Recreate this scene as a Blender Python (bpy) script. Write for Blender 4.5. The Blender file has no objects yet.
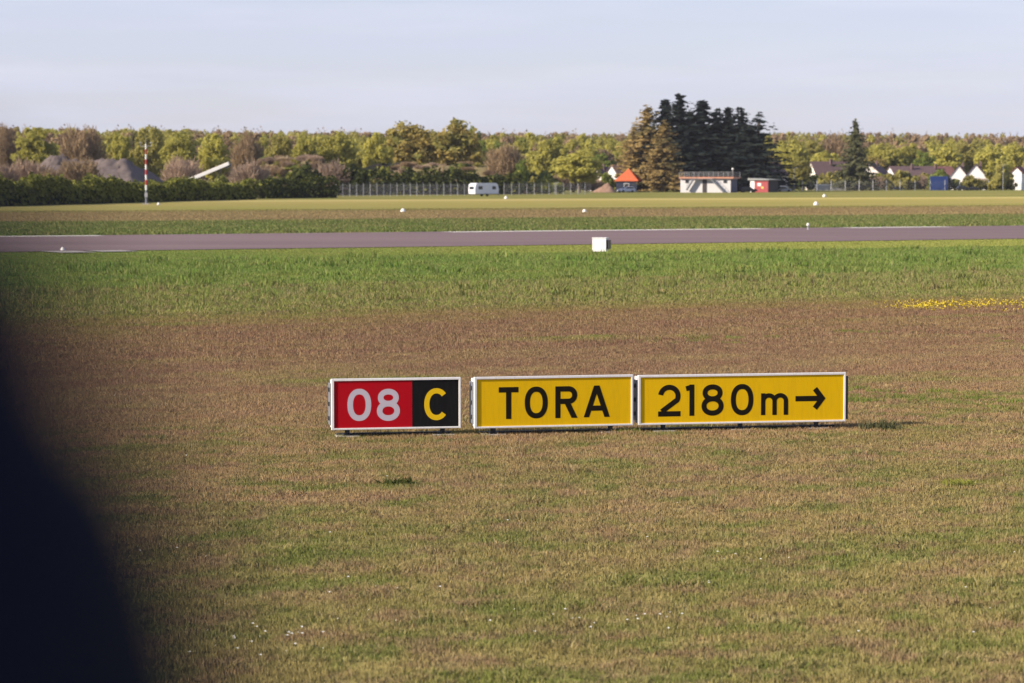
import bpy, math, random
import numpy as np
from mathutils import Vector, Matrix

random.seed(7)
RNG = np.random.default_rng(7)
SC = bpy.context.scene
COL = SC.collection
R = math.radians

# ------------------------------------------------------------------ camera
FPX, CX, CY, HZ = 2844.0, 512.0, 341.5, 177.0      # focal length in pixels, picture centre, horizon row
H = 3.8                                            # eye height in metres
PITCH = math.atan((CY - HZ) / FPX)
cam_d = bpy.data.cameras.new("camera")
cam = bpy.data.objects.new("camera", cam_d)
COL.objects.link(cam)
SC.camera = cam
cam.location = (0, 0, H)
cam.rotation_euler = (R(90) - PITCH, 0, 0)
cam_d.sensor_width = 36
cam_d.lens = FPX / 1024 * 36
cam_d.clip_start = 0.05
cam_d.clip_end = 20000
cam_d.dof.use_dof = True
cam_d.dof.focus_distance = 43.5
cam_d.dof.aperture_fstop = 3.4
cam_d.dof.aperture_blades = 0


def ray(px, py):
    a, b = (px - CX) / FPX, (py - CY) / FPX
    c, s = math.cos(PITCH), math.sin(PITCH)
    return Vector((a, c - b * s, -s - b * c))


def at(px, py, z=0.0):
    """where the line of sight through a picture point meets height z"""
    d = ray(px, py)
    return Vector((0, 0, H)) + d * ((z - H) / d.z)


def atd(px, py, dist):
    """point at ground distance dist along the line of sight"""
    d = ray(px, py)
    return Vector((0, 0, H)) + d * (dist / d.y)


# ------------------------------------------------------------------ helpers
def tag(o, label=None, cat=None, group=None, kind=None):
    if label: o["label"] = label
    if cat: o["category"] = cat
    if group: o["group"] = group
    if kind: o["kind"] = kind
    return o


def empty(name, loc, rz=0.0):
    o = bpy.data.objects.new(name, None)
    COL.objects.link(o)
    o.empty_display_size = 0.3
    o.location = loc
    o.rotation_euler = (0, 0, rz)
    return o


class MB:
    """collects shapes of ONE mesh"""
    def __init__(self):
        self.v, self.f, self.m = [], [], []

    def add(self, vs, fs, mi=0):
        b = len(self.v)
        self.v += [tuple(p) for p in vs]
        self.f += [tuple(i + b for i in q) for q in fs]
        self.m += [mi] * len(fs)

    def box(self, x0, x1, y0, y1, z0, z1, mi=0, mat=None):
        vs = [Vector(p) for p in ((x0, y0, z0), (x1, y0, z0), (x1, y1, z0), (x0, y1, z0), (x0, y0, z1), (x1, y0, z1), (x1, y1, z1), (x0, y1, z1))]
        if mat is not None: vs = [mat @ p for p in vs]
        self.add(vs, [(0, 3, 2, 1), (4, 5, 6, 7), (0, 1, 5, 4), (1, 2, 6, 5), (2, 3, 7, 6), (3, 0, 4, 7)], mi)

    def tube(self, p0, p1, r0, r1=None, n=10, mi=0, caps=True):
        p0, p1 = Vector(p0), Vector(p1)
        r1 = r0 if r1 is None else r1
        d = (p1 - p0).normalized()
        a = d.orthogonal().normalized()
        b = d.cross(a)
        vs = []
        for p, r in ((p0, r0), (p1, r1)):
            for i in range(n):
                t = 2 * math.pi * i / n
                vs.append(p + (a * math.cos(t) + b * math.sin(t)) * r)
        fs = [(i, (i + 1) % n, n + (i + 1) % n, n + i) for i in range(n)]
        if caps: fs += [tuple(range(n - 1, -1, -1)), tuple(range(n, 2 * n))]
        self.add(vs, fs, mi)

    def beam(self, p0, p1, w, h, mi=0):
        """rectangular bar from p0 to p1"""
        p0, p1 = Vector(p0), Vector(p1)
        d = (p1 - p0).normalized()
        side = d.cross(Vector((0, 0, 1)))
        side = side.normalized() if side.length > 1e-4 else Vector((1, 0, 0))
        up = side.cross(d)
        vs = [p + side * sx * w / 2 + up * sz * h / 2 for p in (p0, p1) for sx, sz in ((-1, -1), (1, -1), (1, 1), (-1, 1))]
        self.add(vs, [(3, 2, 1, 0), (4, 5, 6, 7), (0, 1, 5, 4), (1, 2, 6, 5), (2, 3, 7, 6), (3, 0, 4, 7)], mi)

    def prism(self, pts, y0, y1, mi=0, axis="y"):
        """outline in x,z pushed along y (or outline in y,z pushed along x)"""
        n = len(pts)
        if axis == "y":
            vs = [(p[0], y0, p[1]) for p in pts] + [(p[0], y1, p[1]) for p in pts]
        else:
            vs = [(y0, p[0], p[1]) for p in pts] + [(y1, p[0], p[1]) for p in pts]
        fs = [tuple(range(n)), tuple(range(2 * n - 1, n - 1, -1))]
        fs += [((i + 1) % n, i, n + i, n + (i + 1) % n) for i in range(n)]
        self.add(vs, fs, mi)

    def lathe(self, prof, n=24, mi=0, c=(0, 0, 0)):
        vs = [(c[0] + r * math.cos(2 * math.pi * i / n), c[1] + r * math.sin(2 * math.pi * i / n), c[2] + z) for r, z in prof for i in range(n)]
        fs = []
        for k in range(len(prof) - 1):
            for i in range(n):
                j = (i + 1) % n
                fs.append((k * n + i, k * n + j, (k + 1) * n + j, (k + 1) * n + i))
        fs.append(tuple(range(n - 1, -1, -1)))
        fs.append(tuple((len(prof) - 1) * n + i for i in range(n)))
        self.add(vs, fs, mi)

    def build(self, name, mats, parent=None, smooth=False, bevel=0.0, loc=None):
        me = bpy.data.meshes.new(name)
        me.from_pydata([tuple(p) for p in self.v], [], self.f)
        mats = mats if isinstance(mats, (list, tuple)) else [mats]
        for m in mats: me.materials.append(m)
        me.polygons.foreach_set("material_index", self.m)
        if smooth: me.polygons.foreach_set("use_smooth", [True] * len(self.f))
        me.update()
        o = bpy.data.objects.new(name, me)
        COL.objects.link(o)
        if parent is not None: o.parent = parent
        if loc is not None: o.location = loc
        if bevel:
            md = o.modifiers.new("bevel", "BEVEL")
            md.width, md.segments, md.limit_method = bevel, 2, "ANGLE"
        return o


def np_mesh(name, verts, quads, mats, matidx=None, rnd=None):
    """mesh from arrays; rnd is one random number per face kept as an attribute"""
    me = bpy.data.meshes.new(name)
    k = quads.shape[1]
    me.vertices.add(len(verts))
    me.vertices.foreach_set("co", np.ascontiguousarray(verts, dtype=np.float32).ravel())
    me.loops.add(quads.size)
    me.loops.foreach_set("vertex_index", np.ascontiguousarray(quads, dtype=np.int32).ravel())
    me.polygons.add(len(quads))
    me.polygons.foreach_set("loop_start", np.arange(0, quads.size, k, dtype=np.int32))
    for m in mats: me.materials.append(m)
    if matidx is not None: me.polygons.foreach_set("material_index", np.asarray(matidx, dtype=np.int32))
    if rnd is not None:
        a = me.attributes.new("rnd", "FLOAT", "FACE")
        a.data.foreach_set("value", np.asarray(rnd, dtype=np.float32))
    me.update(calc_edges=True)
    me.validate()
    return me


# ------------------------------------------------------------------ materials
def new_mat(name):
    m = bpy.data.materials.new(name)
    m.use_nodes = True
    nt = m.node_tree
    for n in list(nt.nodes): nt.nodes.remove(n)
    out = nt.nodes.new("ShaderNodeOutputMaterial")
    return m, nt, out


def nd(nt, t, **kw):
    n = nt.nodes.new(t)
    for k, v in kw.items():
        if k in n.inputs: n.inputs[k].default_value = v
        else: setattr(n, k, v)
    return n


def math_n(nt, op, a, b=None, c=None, clamp=False):
    n = nt.nodes.new("ShaderNodeMath")
    n.operation = op
    n.use_clamp = clamp
    for i, x in enumerate((a, b, c)):
        if x is None: continue
        if isinstance(x, (int, float)): n.inputs[i].default_value = x
        else: nt.links.new(x, n.inputs[i])
    return n.outputs[0]


def mixc(nt, fac, a, b, blend="MIX"):
    n = nt.nodes.new("ShaderNodeMix")
    n.data_type = "RGBA"
    n.blend_type = blend
    for idx, x in ((0, fac), (6, a), (7, b)):
        if isinstance(x, (int, float)): n.inputs[idx].default_value = x
        elif isinstance(x, tuple): n.inputs[idx].default_value = (*x, 1) if len(x) == 3 else x
        else: nt.links.new(x, n.inputs[idx])
    return n.outputs[2]


def noise(nt, vec, scale, detail=3, rough=0.55):
    n = nd(nt, "ShaderNodeTexNoise", Scale=scale, Detail=detail, Roughness=rough)
    if vec is not None: nt.links.new(vec, n.inputs["Vector"])
    return n.outputs["Fac"]


def ramp(nt, fac, stops):
    n = nt.nodes.new("ShaderNodeValToRGB")
    e = n.color_ramp.elements
    while len(e) > 1: e.remove(e[-1])
    e[0].position = stops[0][0]
    c = stops[0][1]
    e[0].color = (*c, 1) if isinstance(c, tuple) else (c, c, c, 1)
    for p, c in stops[1:]:
        q = e.new(p)
        q.color = (*c, 1) if isinstance(c, tuple) else (c, c, c, 1)
    nt.links.new(fac, n.inputs[0])
    return n.outputs[0]


def paint(name, col, rough=0.5, spec=0.4, dirt=0.15, scale=3.0, metal=0.0, streak=False, dirtcol=(0.12, 0.1, 0.07)):
    """painted or plain surface with uneven weathering"""
    m, nt, out = new_mat(name)
    b = nd(nt, "ShaderNodeBsdfPrincipled", Roughness=rough, Metallic=metal)
    b.inputs["Specular IOR Level"].default_value = spec
    tc = nt.nodes.new("ShaderNodeTexCoord")
    mp = nt.nodes.new("ShaderNodeMapping")
    if streak: mp.inputs["Scale"].default_value = (6, 6, 0.7)
    nt.links.new(tc.outputs["Object"], mp.inputs[0])
    f = noise(nt, mp.outputs[0], scale, 5, 0.65)
    f = ramp(nt, f, [(0.45, 0.0), (0.75, 1.0)])
    f = math_n(nt, "MULTIPLY", f, dirt)
    c = mixc(nt, f, col, dirtcol)
    nt.links.new(c, b.inputs["Base Color"])
    f2 = noise(nt, tc.outputs["Object"], scale * 4, 3)
    nt.links.new(math_n(nt, "MULTIPLY_ADD", f2, 0.25, rough - 0.12), b.inputs["Roughness"])
    nt.links.new(b.outputs[0], out.inputs[0])
    return m


# direction along the runway (u) and across it (v)
RA = R(29.0)
UX, UY = math.cos(RA), math.sin(RA)


def vco(x, y):
    return -x * UY + y * UX


MOWN = 125.0


def turf_group():
    """colour of the airfield turf from the place on the ground"""
    g = bpy.data.node_groups.new("turf_colour", "ShaderNodeTree")
    g.interface.new_socket("Color", in_out="OUTPUT", socket_type="NodeSocketColor")
    out = g.nodes.new("NodeGroupOutput")
    geo = g.nodes.new("ShaderNodeNewGeometry")
    sep = g.nodes.new("ShaderNodeSeparateXYZ")
    g.links.new(geo.outputs["Position"], sep.inputs[0])
    x, y = sep.outputs[0], sep.outputs[1]
    u = math_n(g, "ADD", math_n(g, "MULTIPLY", x, UX), math_n(g, "MULTIPLY", y, UY))
    v = math_n(g, "ADD", math_n(g, "MULTIPLY", x, -UY), math_n(g, "MULTIPLY", y, UX))
    cmb = g.nodes.new("ShaderNodeCombineXYZ")
    g.links.new(math_n(g, "MULTIPLY", u, 0.35), cmb.inputs[0])
    g.links.new(v, cmb.inputs[1])
    st = cmb.outputs[0]
    n1 = noise(g, st, 0.11, 4, 0.6)
    n1b = noise(g, st, 0.9, 3, 0.6)
    amp = math_n(g, "MULTIPLY", v, 0.12)
    amp = math_n(g, "MINIMUM", amp, 12.0)
    vv = math_n(g, "ADD", v, math_n(g, "MULTIPLY", math_n(g, "SUBTRACT", n1, 0.5), amp))
    vv = math_n(g, "ADD", vv, math_n(g, "MULTIPLY", math_n(g, "SUBTRACT", n1b, 0.5), math_n(g, "MULTIPLY", amp, 0.5)))
    # the mower's edges by the runway stay straight
    near = math_n(g, "GREATER_THAN", v, 128.0)
    t = g.nodes.new("ShaderNodeMix")
    g.links.new(near, t.inputs[0]); g.links.new(vv, t.inputs[2])
    g.links.new(math_n(g, "ADD", v, math_n(g, "MULTIPLY", math_n(g, "SUBTRACT", n1, 0.5), 3.0)), t.inputs[3])
    S = 700.0
    fac = math_n(g, "DIVIDE", t.outputs[0], S)
    A = [(0, (.185, .160, .066)), (24, (.195, .160, .070)), (29, (.225, .160, .090)), (38, (.230, .155, .092)), (43, (.195, .122, .080)), (50, (.158, .092, .066)), (65, (.155, .090, .064)),
         (68.5, (.155, .115, .050)), (72, (.108, .130, .037)), (100, (.088, .144, .034)), (132, (.096, .150, .035)), (150, (.1, .14, .03)),
         (172, (.1, .12, .03)), (176, (.076, .112, .032)), (222, (.072, .107, .032)), (230, (.165, .120, .070)), (280, (.175, .128, .073)), (292, (.135, .125, .047)),
         (395, (.165, .150, .052)), (405, (.25, .215, .095)), (428, (.25, .215, .095)), (440, (.10, .105, .035)), (700, (.09, .1, .035))]
    B = [(0, (.125, .135, .042)), (26, (.135, .135, .046)), (36, (.165, .135, .058)), (45, (.205, .150, .085)), (64, (.175, .122, .062)), (69, (.16, .14, .05)), (74, (.15, .160, .045)),
         (110, (.128, .162, .044)), (133, (.138, .152, .048)), (176, (.118, .122, .048)), (222, (.135, .125, .055)), (230, (.215, .165, .095)),
         (280, (.17, .13, .07)), (292, (.125, .13, .042)), (395, (.2, .17, .07)), (420, (.24, .20, .09)), (440, (.11, .11, .04)), (700, (.11, .11, .04))]
    ca = ramp(g, fac, [(p / S, c) for p, c in A])
    cb = ramp(g, fac, [(p / S, c) for p, c in B])
    n2 = noise(g, st, 0.55, 5, 0.65)
    f2 = ramp(g, n2, [(0.44, 0.0), (0.62, 1.0)])
    c = mixc(g, f2, ca, cb)
    # thin green flushes in the dry band
    n4 = noise(g, st, 0.30, 3, 0.5)
    f4 = ramp(g, n4, [(0.60, 0.0), (0.70, 1.0)])
    dry = math_n(g, "MULTIPLY", math_n(g, "LESS_THAN", v, 72.0), 0.75)
    c = mixc(g, math_n(g, "MULTIPLY", f4, dry), c, (.125, .150, .036))
    near_t = math_n(g, "LESS_THAN", v, 90.0)
    cm2 = g.nodes.new("ShaderNodeCombineXYZ")
    g.links.new(math_n(g, "MULTIPLY", u, 0.75), cm2.inputs[0])
    g.links.new(math_n(g, "MULTIPLY", v, 0.9), cm2.inputs[1])
    s2 = cm2.outputs[0]
    n5 = noise(g, s2, 1.5, 5, 0.75)
    f5 = ramp(g, n5, [(0.48, 0.0), (0.58, 1.0)])
    c = mixc(g, math_n(g, "MULTIPLY", math_n(g, "MULTIPLY", f5, near_t), 0.62), c, (.185, .115, .088))
    n6 = noise(g, s2, 1.15, 5, 0.75)
    f6 = ramp(g, n6, [(0.40, 1.0), (0.50, 0.0)])
    c = mixc(g, math_n(g, "MULTIPLY", math_n(g, "MULTIPLY", f6, math_n(g, "LESS_THAN", v, 40.0)), 0.8), c, (.100, .122, .034))
    n7 = noise(g, s2, 2.4, 4, 0.75)
    f7 = ramp(g, n7, [(0.56, 0.0), (0.66, 1.0)])
    c = mixc(g, math_n(g, "MULTIPLY", math_n(g, "MULTIPLY", f7, near_t), 0.6), c, (.30, .245, .130))
    f8 = ramp(g, noise(g, st, 0.055, 4, 0.6), [(0.44, 0.0), (0.62, 1.0)])
    c = mixc(g, math_n(g, "MULTIPLY", math_n(g, "MULTIPLY", f8, math_n(g, "GREATER_THAN", v, 226.0)), 0.4), c, (.21, .165, .085))
    # close mown pale strip along the near runway edge, from the middle rightwards
    mw = math_n(g, "MULTIPLY", math_n(g, "GREATER_THAN", math_n(g, "ADD", v, math_n(g, "MULTIPLY", n1, 3.0)), MOWN), math_n(g, "LESS_THAN", v, 150.0))
    mr = g.nodes.new("ShaderNodeMapRange")
    mr.inputs["From Min"].default_value = 50.0; mr.inputs["From Max"].default_value = 85.0
    g.links.new(u, mr.inputs["Value"])
    c = mixc(g, math_n(g, "MULTIPLY", math_n(g, "MULTIPLY", mw, mr.outputs[0]), 0.9), c, (.20, .215, .058))
    n3 = noise(g, geo.outputs["Position"], 5.0, 4, 0.7)
    k = math_n(g, "MULTIPLY_ADD", n3, 1.1, 0.65)
    kk = g.nodes.new("ShaderNodeCombineXYZ")
    for i in range(3): g.links.new(k, kk.inputs[i])
    c = mixc(g, 1.0, c, kk.outputs[0], "MULTIPLY")
    c = mixc(g, 1.0, c, (1.16, 1.16, 1.02), "MULTIPLY")
    g.links.new(c, out.inputs[0])
    return g


TURF = turf_group()


def turf_mat(name, blade):
    m, nt, out = new_mat(name)
    g = nt.nodes.new("ShaderNodeGroup")
    g.node_tree = TURF
    c = g.outputs[0]
    if blade:
        a = nd(nt, "ShaderNodeAttribute", attribute_name="rnd")
        f = a.outputs["Fac"]
        # a share of the blades is straw, a share is red-brown seed head, the rest as the turf
        c = mixc(nt, math_n(nt, "MULTIPLY", math_n(nt, "GREATER_THAN", f, 0.80), 0.42), c, (.34, .285, .15))
        c = mixc(nt, math_n(nt, "MULTIPLY", math_n(nt, "LESS_THAN", f, 0.16), 0.45), c, (.10, .085, .035))
        k = math_n(nt, "MULTIPLY_ADD", math_n(nt, "FRACT", math_n(nt, "MULTIPLY", f, 37.0)), 0.7, 0.98)
        kk = nt.nodes.new("ShaderNodeCombineXYZ")
        for i in range(3): nt.links.new(k, kk.inputs[i])
        c = mixc(nt, 1.0, c, kk.outputs[0], "MULTIPLY")
    d = nd(nt, "ShaderNodeBsdfDiffuse", Roughness=0.9)
    nt.links.new(c, d.inputs["Color"])
    if blade:
        ge = nt.nodes.new("ShaderNodeNewGeometry")
        vm = nt.nodes.new("ShaderNodeVectorMath"); vm.operation = "ADD"
        vm.inputs[1].default_value = (0, 0, 0.9)
        vz = nt.nodes.new("ShaderNodeVectorMath"); vz.operation = "NORMALIZE"
        nt.links.new(ge.outputs["Normal"], vm.inputs[0]); nt.links.new(vm.outputs[0], vz.inputs[0])
        nt.links.new(vz.outputs[0], d.inputs["Normal"])
        tr = nt.nodes.new("ShaderNodeBsdfTranslucent")
        nt.links.new(c, tr.inputs["Color"])
        mx = nd(nt, "ShaderNodeMixShader")
        mx.inputs[0].default_value = 0.3
        nt.links.new(d.outputs[0], mx.inputs[1]); nt.links.new(tr.outputs[0], mx.inputs[2])
        nt.links.new(mx.outputs[0], out.inputs[0])
    else:
        nt.links.new(d.outputs[0], out.inputs[0])
    return m


def leaf_mat(name, c1, c2, trans=0.3, c3=None):
    """foliage: hue varies leaf clump by leaf clump and tree by tree"""
    m, nt, out = new_mat(name)
    a = nd(nt, "ShaderNodeAttribute", attribute_name="rnd")
    oi = nt.nodes.new("ShaderNodeObjectInfo")
    c = mixc(nt, a.outputs["Fac"], c1, c2)
    if c3 is not None:
        tc = nt.nodes.new("ShaderNodeTexCoord")
        f = ramp(nt, noise(nt, tc.outputs["Object"], 0.25, 3), [(0.48, 0.0), (0.62, 1.0)])
        c = mixc(nt, f, c, c3)
    k = math_n(nt, "MULTIPLY_ADD", oi.outputs["Random"], 0.4, 1.18)
    kk = nt.nodes.new("ShaderNodeCombineXYZ")
    for i in range(3): nt.links.new(k, kk.inputs[i])
    c = mixc(nt, 1.0, c, kk.outputs[0], "MULTIPLY")
    d = nd(nt, "ShaderNodeBsdfDiffuse", Roughness=0.8)
    tr = nt.nodes.new("ShaderNodeBsdfTranslucent")
    nt.links.new(c, d.inputs["Color"]); nt.links.new(c, tr.inputs["Color"])
    mx = nd(nt, "ShaderNodeMixShader")
    mx.inputs[0].default_value = trans
    nt.links.new(d.outputs[0], mx.inputs[1]); nt.links.new(tr.outputs[0], mx.inputs[2])
    nt.links.new(mx.outputs[0], out.inputs[0])
    return m


def rough_mat(name, c1, c2, scale, bump=0.3, detail=6, lo=0.35, hi=0.65, stretch=None):
    """soil, gravel, asphalt, bark: two tones of noise"""
    m, nt, out = new_mat(name)
    b = nd(nt, "ShaderNodeBsdfPrincipled", Roughness=0.92)
    b.inputs["Specular IOR Level"].default_value = 0.15
    tc = nt.nodes.new("ShaderNodeTexCoord")
    mp = nt.nodes.new("ShaderNodeMapping")
    if stretch: mp.inputs["Scale"].default_value = stretch
    nt.links.new(tc.outputs["Object"], mp.inputs[0])
    f = noise(nt, mp.outputs[0], scale, detail, 0.65)
    f = ramp(nt, f, [(lo, 0.0), (hi, 1.0)])
    nt.links.new(mixc(nt, f, c1, c2), b.inputs["Base Color"])
    if bump:
        bp = nd(nt, "ShaderNodeBump", Strength=bump, Distance=0.1)
        nt.links.new(noise(nt, tc.outputs["Object"], scale * 3, 4), bp.inputs["Height"])
        nt.links.new(bp.outputs[0], b.inputs["Normal"])
    nt.links.new(b.outputs[0], out.inputs[0])
    return m


M = {}
M["ground"] = turf_mat("turf_soil", False)
M["blade"] = turf_mat("turf_blades", True)
M["asphalt"] = rough_mat("runway_asphalt", (.165, .117, .118), (.22, .155, .154), 0.12, 0.0, 8, 0.3, 0.7, (0.25, 1.0, 1.0))
M["marking"] = paint("marking_paint", (.70, .66, .58), 0.7, 0.2, 0.35, 0.15)
M["concrete"] = rough_mat("concrete", (.30, .28, .25), (.42, .39, .35), 1.5)
M["white"] = paint("white_paint", (.80, .79, .78), 0.45, 0.4, 0.22, 6, streak=True)
M["white_plain"] = paint("white_plain", (.78, .77, .76), 0.5, 0.3, 0.1, 2)
M["digit"] = paint("white_digit_film", (.52, .47, .53), 0.5, 0.12, 0.05, 8)
M["red"] = paint("red_sign_film", (.42, .002, .010), 0.5, 0.12, 0.12, 5, streak=True, dirtcol=(.14, .02, .02))
M["black"] = paint("black_sign_film", (.009, .009, .010), 0.6, 0.08, 0.25, 6, streak=True, dirtcol=(.03, .03, .028))
M["yellow"] = paint("yellow_sign_film", (.78, .475, .002), 0.5, 0.12, 0.17, 5, streak=True, dirtcol=(.30, .17, .02))
M["yellow_letter"] = paint("yellow_letter_film", (.76, .49, .008), 0.5, 0.12, 0.05, 6)
M["letter"] = paint("black_letter_film", (.012, .009, .005), 0.6, 0.08, 0.1, 6, dirtcol=(.05, .04, .02))
M["grey_metal"] = paint("grey_metal", (.16, .175, .20), 0.45, 0.5, 0.3, 5)
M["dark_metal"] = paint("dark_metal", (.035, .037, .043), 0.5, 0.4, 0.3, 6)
M["galv"] = paint("galvanised_steel", (.34, .345, .36), 0.5, 0.5, 0.2, 3)
M["mast_red"] = paint("mast_red", (.45, .035, .025), 0.5, 0.3, 0.1, 3)
M["marker"] = paint("marker_white", (.76, .76, .73), 0.5, 0.3, 0.08, 3)
M["navy"] = rough_mat("navy_matte", (.0035, .0048, .014), (.005, .007, .019), 20, 0.1)
M["gravel"] = rough_mat("grey_gravel", (.115, .092, .084), (.17, .138, .128), 0.8, 0.5)
M["earth"] = rough_mat("brown_earth", (.24, .15, .10), (.34, .22, .16), 0.9, 0.5)
M["bank"] = rough_mat("grassy_bank", (.17, .15, .06), (.27, .20, .13), 0.25, 0.4)
M["bark"] = rough_mat("bark", (.10, .08, .06), (.16, .13, .10), 3, 0.4)
M["plaster"] = paint("white_plaster", (.62, .61, .62), 0.8, 0.2, 0.2, 0.8, streak=True, dirtcol=(.35, .32, .30))
M["cream"] = paint("cream_plaster", (.80, .74, .66), 0.8, 0.2, 0.1, 0.6)
M["roof_orange"] = rough_mat("orange_tiles", (.46, .105, .045), (.58, .15, .065), 2.5, 0.3)
M["roof_brown"] = rough_mat("brown_tiles", (.13, .085, .088), (.18, .12, .115), 2.0, 0.3)
M["roof_red"] = rough_mat("dull_red_tiles", (.20, .095, .085), (.26, .13, .11), 2.0, 0.3)
M["roof_grey"] = rough_mat("grey_sheet_roof", (.25, .26, .25), (.33, .33, .31), 2.0, 0.1)
M["orange_paint"] = paint("orange_fascia", (.50, .25, .17), 0.6, 0.3, 0.2, 2)
M["blue_shade"] = paint("blue_grey_shade", (.085, .105, .17), 0.7, 0.2, 0.2, 1)  # shade of the flat building's right side, put into the colour
M["pavilion_wall_shade"] = paint("pavilion_blue_shade", (.022, .03, .055), 0.7, 0.2, 0.2, 1)  # carport shade put into the wall colour
M["red_wall"] = paint("red_board_wall", (.34, .07, .075), 0.7, 0.2, 0.2, 1.5, streak=True)
M["door_and_shade"] = paint("door_and_shade", (.055, .05, .055), 0.7, 0.2, 0.2, 1.5)  # dark doors, and painted shade on the shed's right side
M["glass"] = paint("dark_glass", (.03, .035, .045), 0.12, 0.6, 0.05, 2)
M["blue"] = paint("blue_container_paint", (.018, .050, .20), 0.5, 0.4, 0.15, 1.5, streak=True)
M["car_white"] = paint("car_white", (.75, .76, .80), 0.25, 0.5, 0.05, 1)
M["car_blue"] = paint("car_blue", (.05, .085, .22), 0.25, 0.5, 0.05, 1)
M["car_dark"] = paint("car_dark", (.02, .02, .024), 0.25, 0.5, 0.05, 1)
M["rubber"] = paint("tyre_rubber", (.02, .02, .02), 0.85, 0.2, 0.1, 3)
M["hedge_wood"] = rough_mat("hedge_wood", (.035, .032, .018), (.055, .05, .028), 2.0)
M["fence_post"] = paint("fence_post", (.50, .50, .52), 0.6, 0.3, 0.2, 2)
M["yellow_sign"] = paint("small_yellow_sign", (.65, .5, .12), 0.6, 0.3, 0.05, 2)

L = {}
L["spring"] = leaf_mat("leaf_spring", (.29, .275, .065), (.42, .385, .095), 0.45)
L["olive"] = leaf_mat("leaf_olive", (.22, .205, .058), (.33, .295, .085), 0.42)
L["green"] = leaf_mat("leaf_green", (.13, .170, .042), (.23, .26, .060), 0.42)
L["gold"] = leaf_mat("leaf_gold", (.235, .19, .060), (.34, .265, .082), 0.42, (.21, .205, .062))
L["twig"] = leaf_mat("twig_brown", (.22, .160, .095), (.33, .24, .145), 0.25)
L["twig_pink"] = leaf_mat("twig_pinkish", (.25, .180, .135), (.37, .28, .20), 0.25)
L["fir"] = leaf_mat("fir_needles", (.011, .016, .016), (.026, .033, .027), 0.12)
L["fir_brown"] = leaf_mat("fir_needles_browned", (.185, .130, .050), (.31, .225, .092), 0.25, (.10, .092, .042))
L["fir_olive"] = leaf_mat("fir_needles_olive", (.050, .056, .030), (.11, .11, .052), 0.15)
L["hedge"] = leaf_mat("hedge_leaves", (.12, .135, .030), (.25, .25, .055), 0.25)
L["hedge_dark"] = leaf_mat("hedge_leaves_dark", (.035, .045, .016), (.075, .085, .025), 0.2)

# ------------------------------------------------------------------ scatter (stuff only)
def scatter(name, protos, pts, rot, scl, idx, label, cat):
    """copies of the meshes PROTOS on points, as one object of stuff"""
    hid = bpy.data.collections.new(name + "_kinds")
    for i, me in enumerate(protos):
        o = bpy.data.objects.new("%s_kind_%02d" % (name, i), me)
        hid.objects.link(o)
    me = bpy.data.meshes.new(name)
    me.vertices.add(len(pts))
    me.vertices.foreach_set("co", np.ascontiguousarray(pts, dtype=np.float32).ravel())
    for nm, dat, ty in (("rot", rot, "FLOAT"), ("idx", idx, "INT")):
        a = me.attributes.new(nm, ty, "POINT")
        a.data.foreach_set("value", np.asarray(dat, dtype=np.float32 if ty == "FLOAT" else np.int32))
    a = me.attributes.new("scl", "FLOAT_VECTOR", "POINT")
    a.data.foreach_set("vector", np.ascontiguousarray(scl, dtype=np.float32).ravel())
    ob = bpy.data.objects.new(name, me)
    COL.objects.link(ob)
    g = bpy.data.node_groups.new(name, "GeometryNodeTree")
    g.interface.new_socket("Geometry", in_out="INPUT", socket_type="NodeSocketGeometry")
    g.interface.new_socket("Geometry", in_out="OUTPUT", socket_type="NodeSocketGeometry")
    gi, go = g.nodes.new("NodeGroupInput"), g.nodes.new("NodeGroupOutput")
    ci = g.nodes.new("GeometryNodeCollectionInfo")
    ci.inputs["Collection"].default_value = hid
    ci.inputs["Separate Children"].default_value = True
    ci.inputs["Reset Children"].default_value = True
    ip = g.nodes.new("GeometryNodeInstanceOnPoints")
    ip.inputs["Pick Instance"].default_value = True

    def attr(nm, ty):
        n = g.nodes.new("GeometryNodeInputNamedAttribute")
        n.data_type = ty
        n.inputs["Name"].default_value = nm
        return n.outputs[0]
    cx = g.nodes.new("ShaderNodeCombineXYZ")
    g.links.new(attr("rot", "FLOAT"), cx.inputs[2])
    g.links.new(gi.outputs[0], ip.inputs["Points"])
    g.links.new(ci.outputs[0], ip.inputs["Instance"])
    g.links.new(attr("idx", "INT"), ip.inputs["Instance Index"])
    g.links.new(cx.outputs[0], ip.inputs["Rotation"])
    g.links.new(attr("scl", "FLOAT_VECTOR"), ip.inputs["Scale"])
    g.links.new(ip.outputs[0], go.inputs[0])
    md = ob.modifiers.new("scatter", "NODES")
    md.node_group = g
    return tag(ob, label, cat, kind="stuff")


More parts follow.
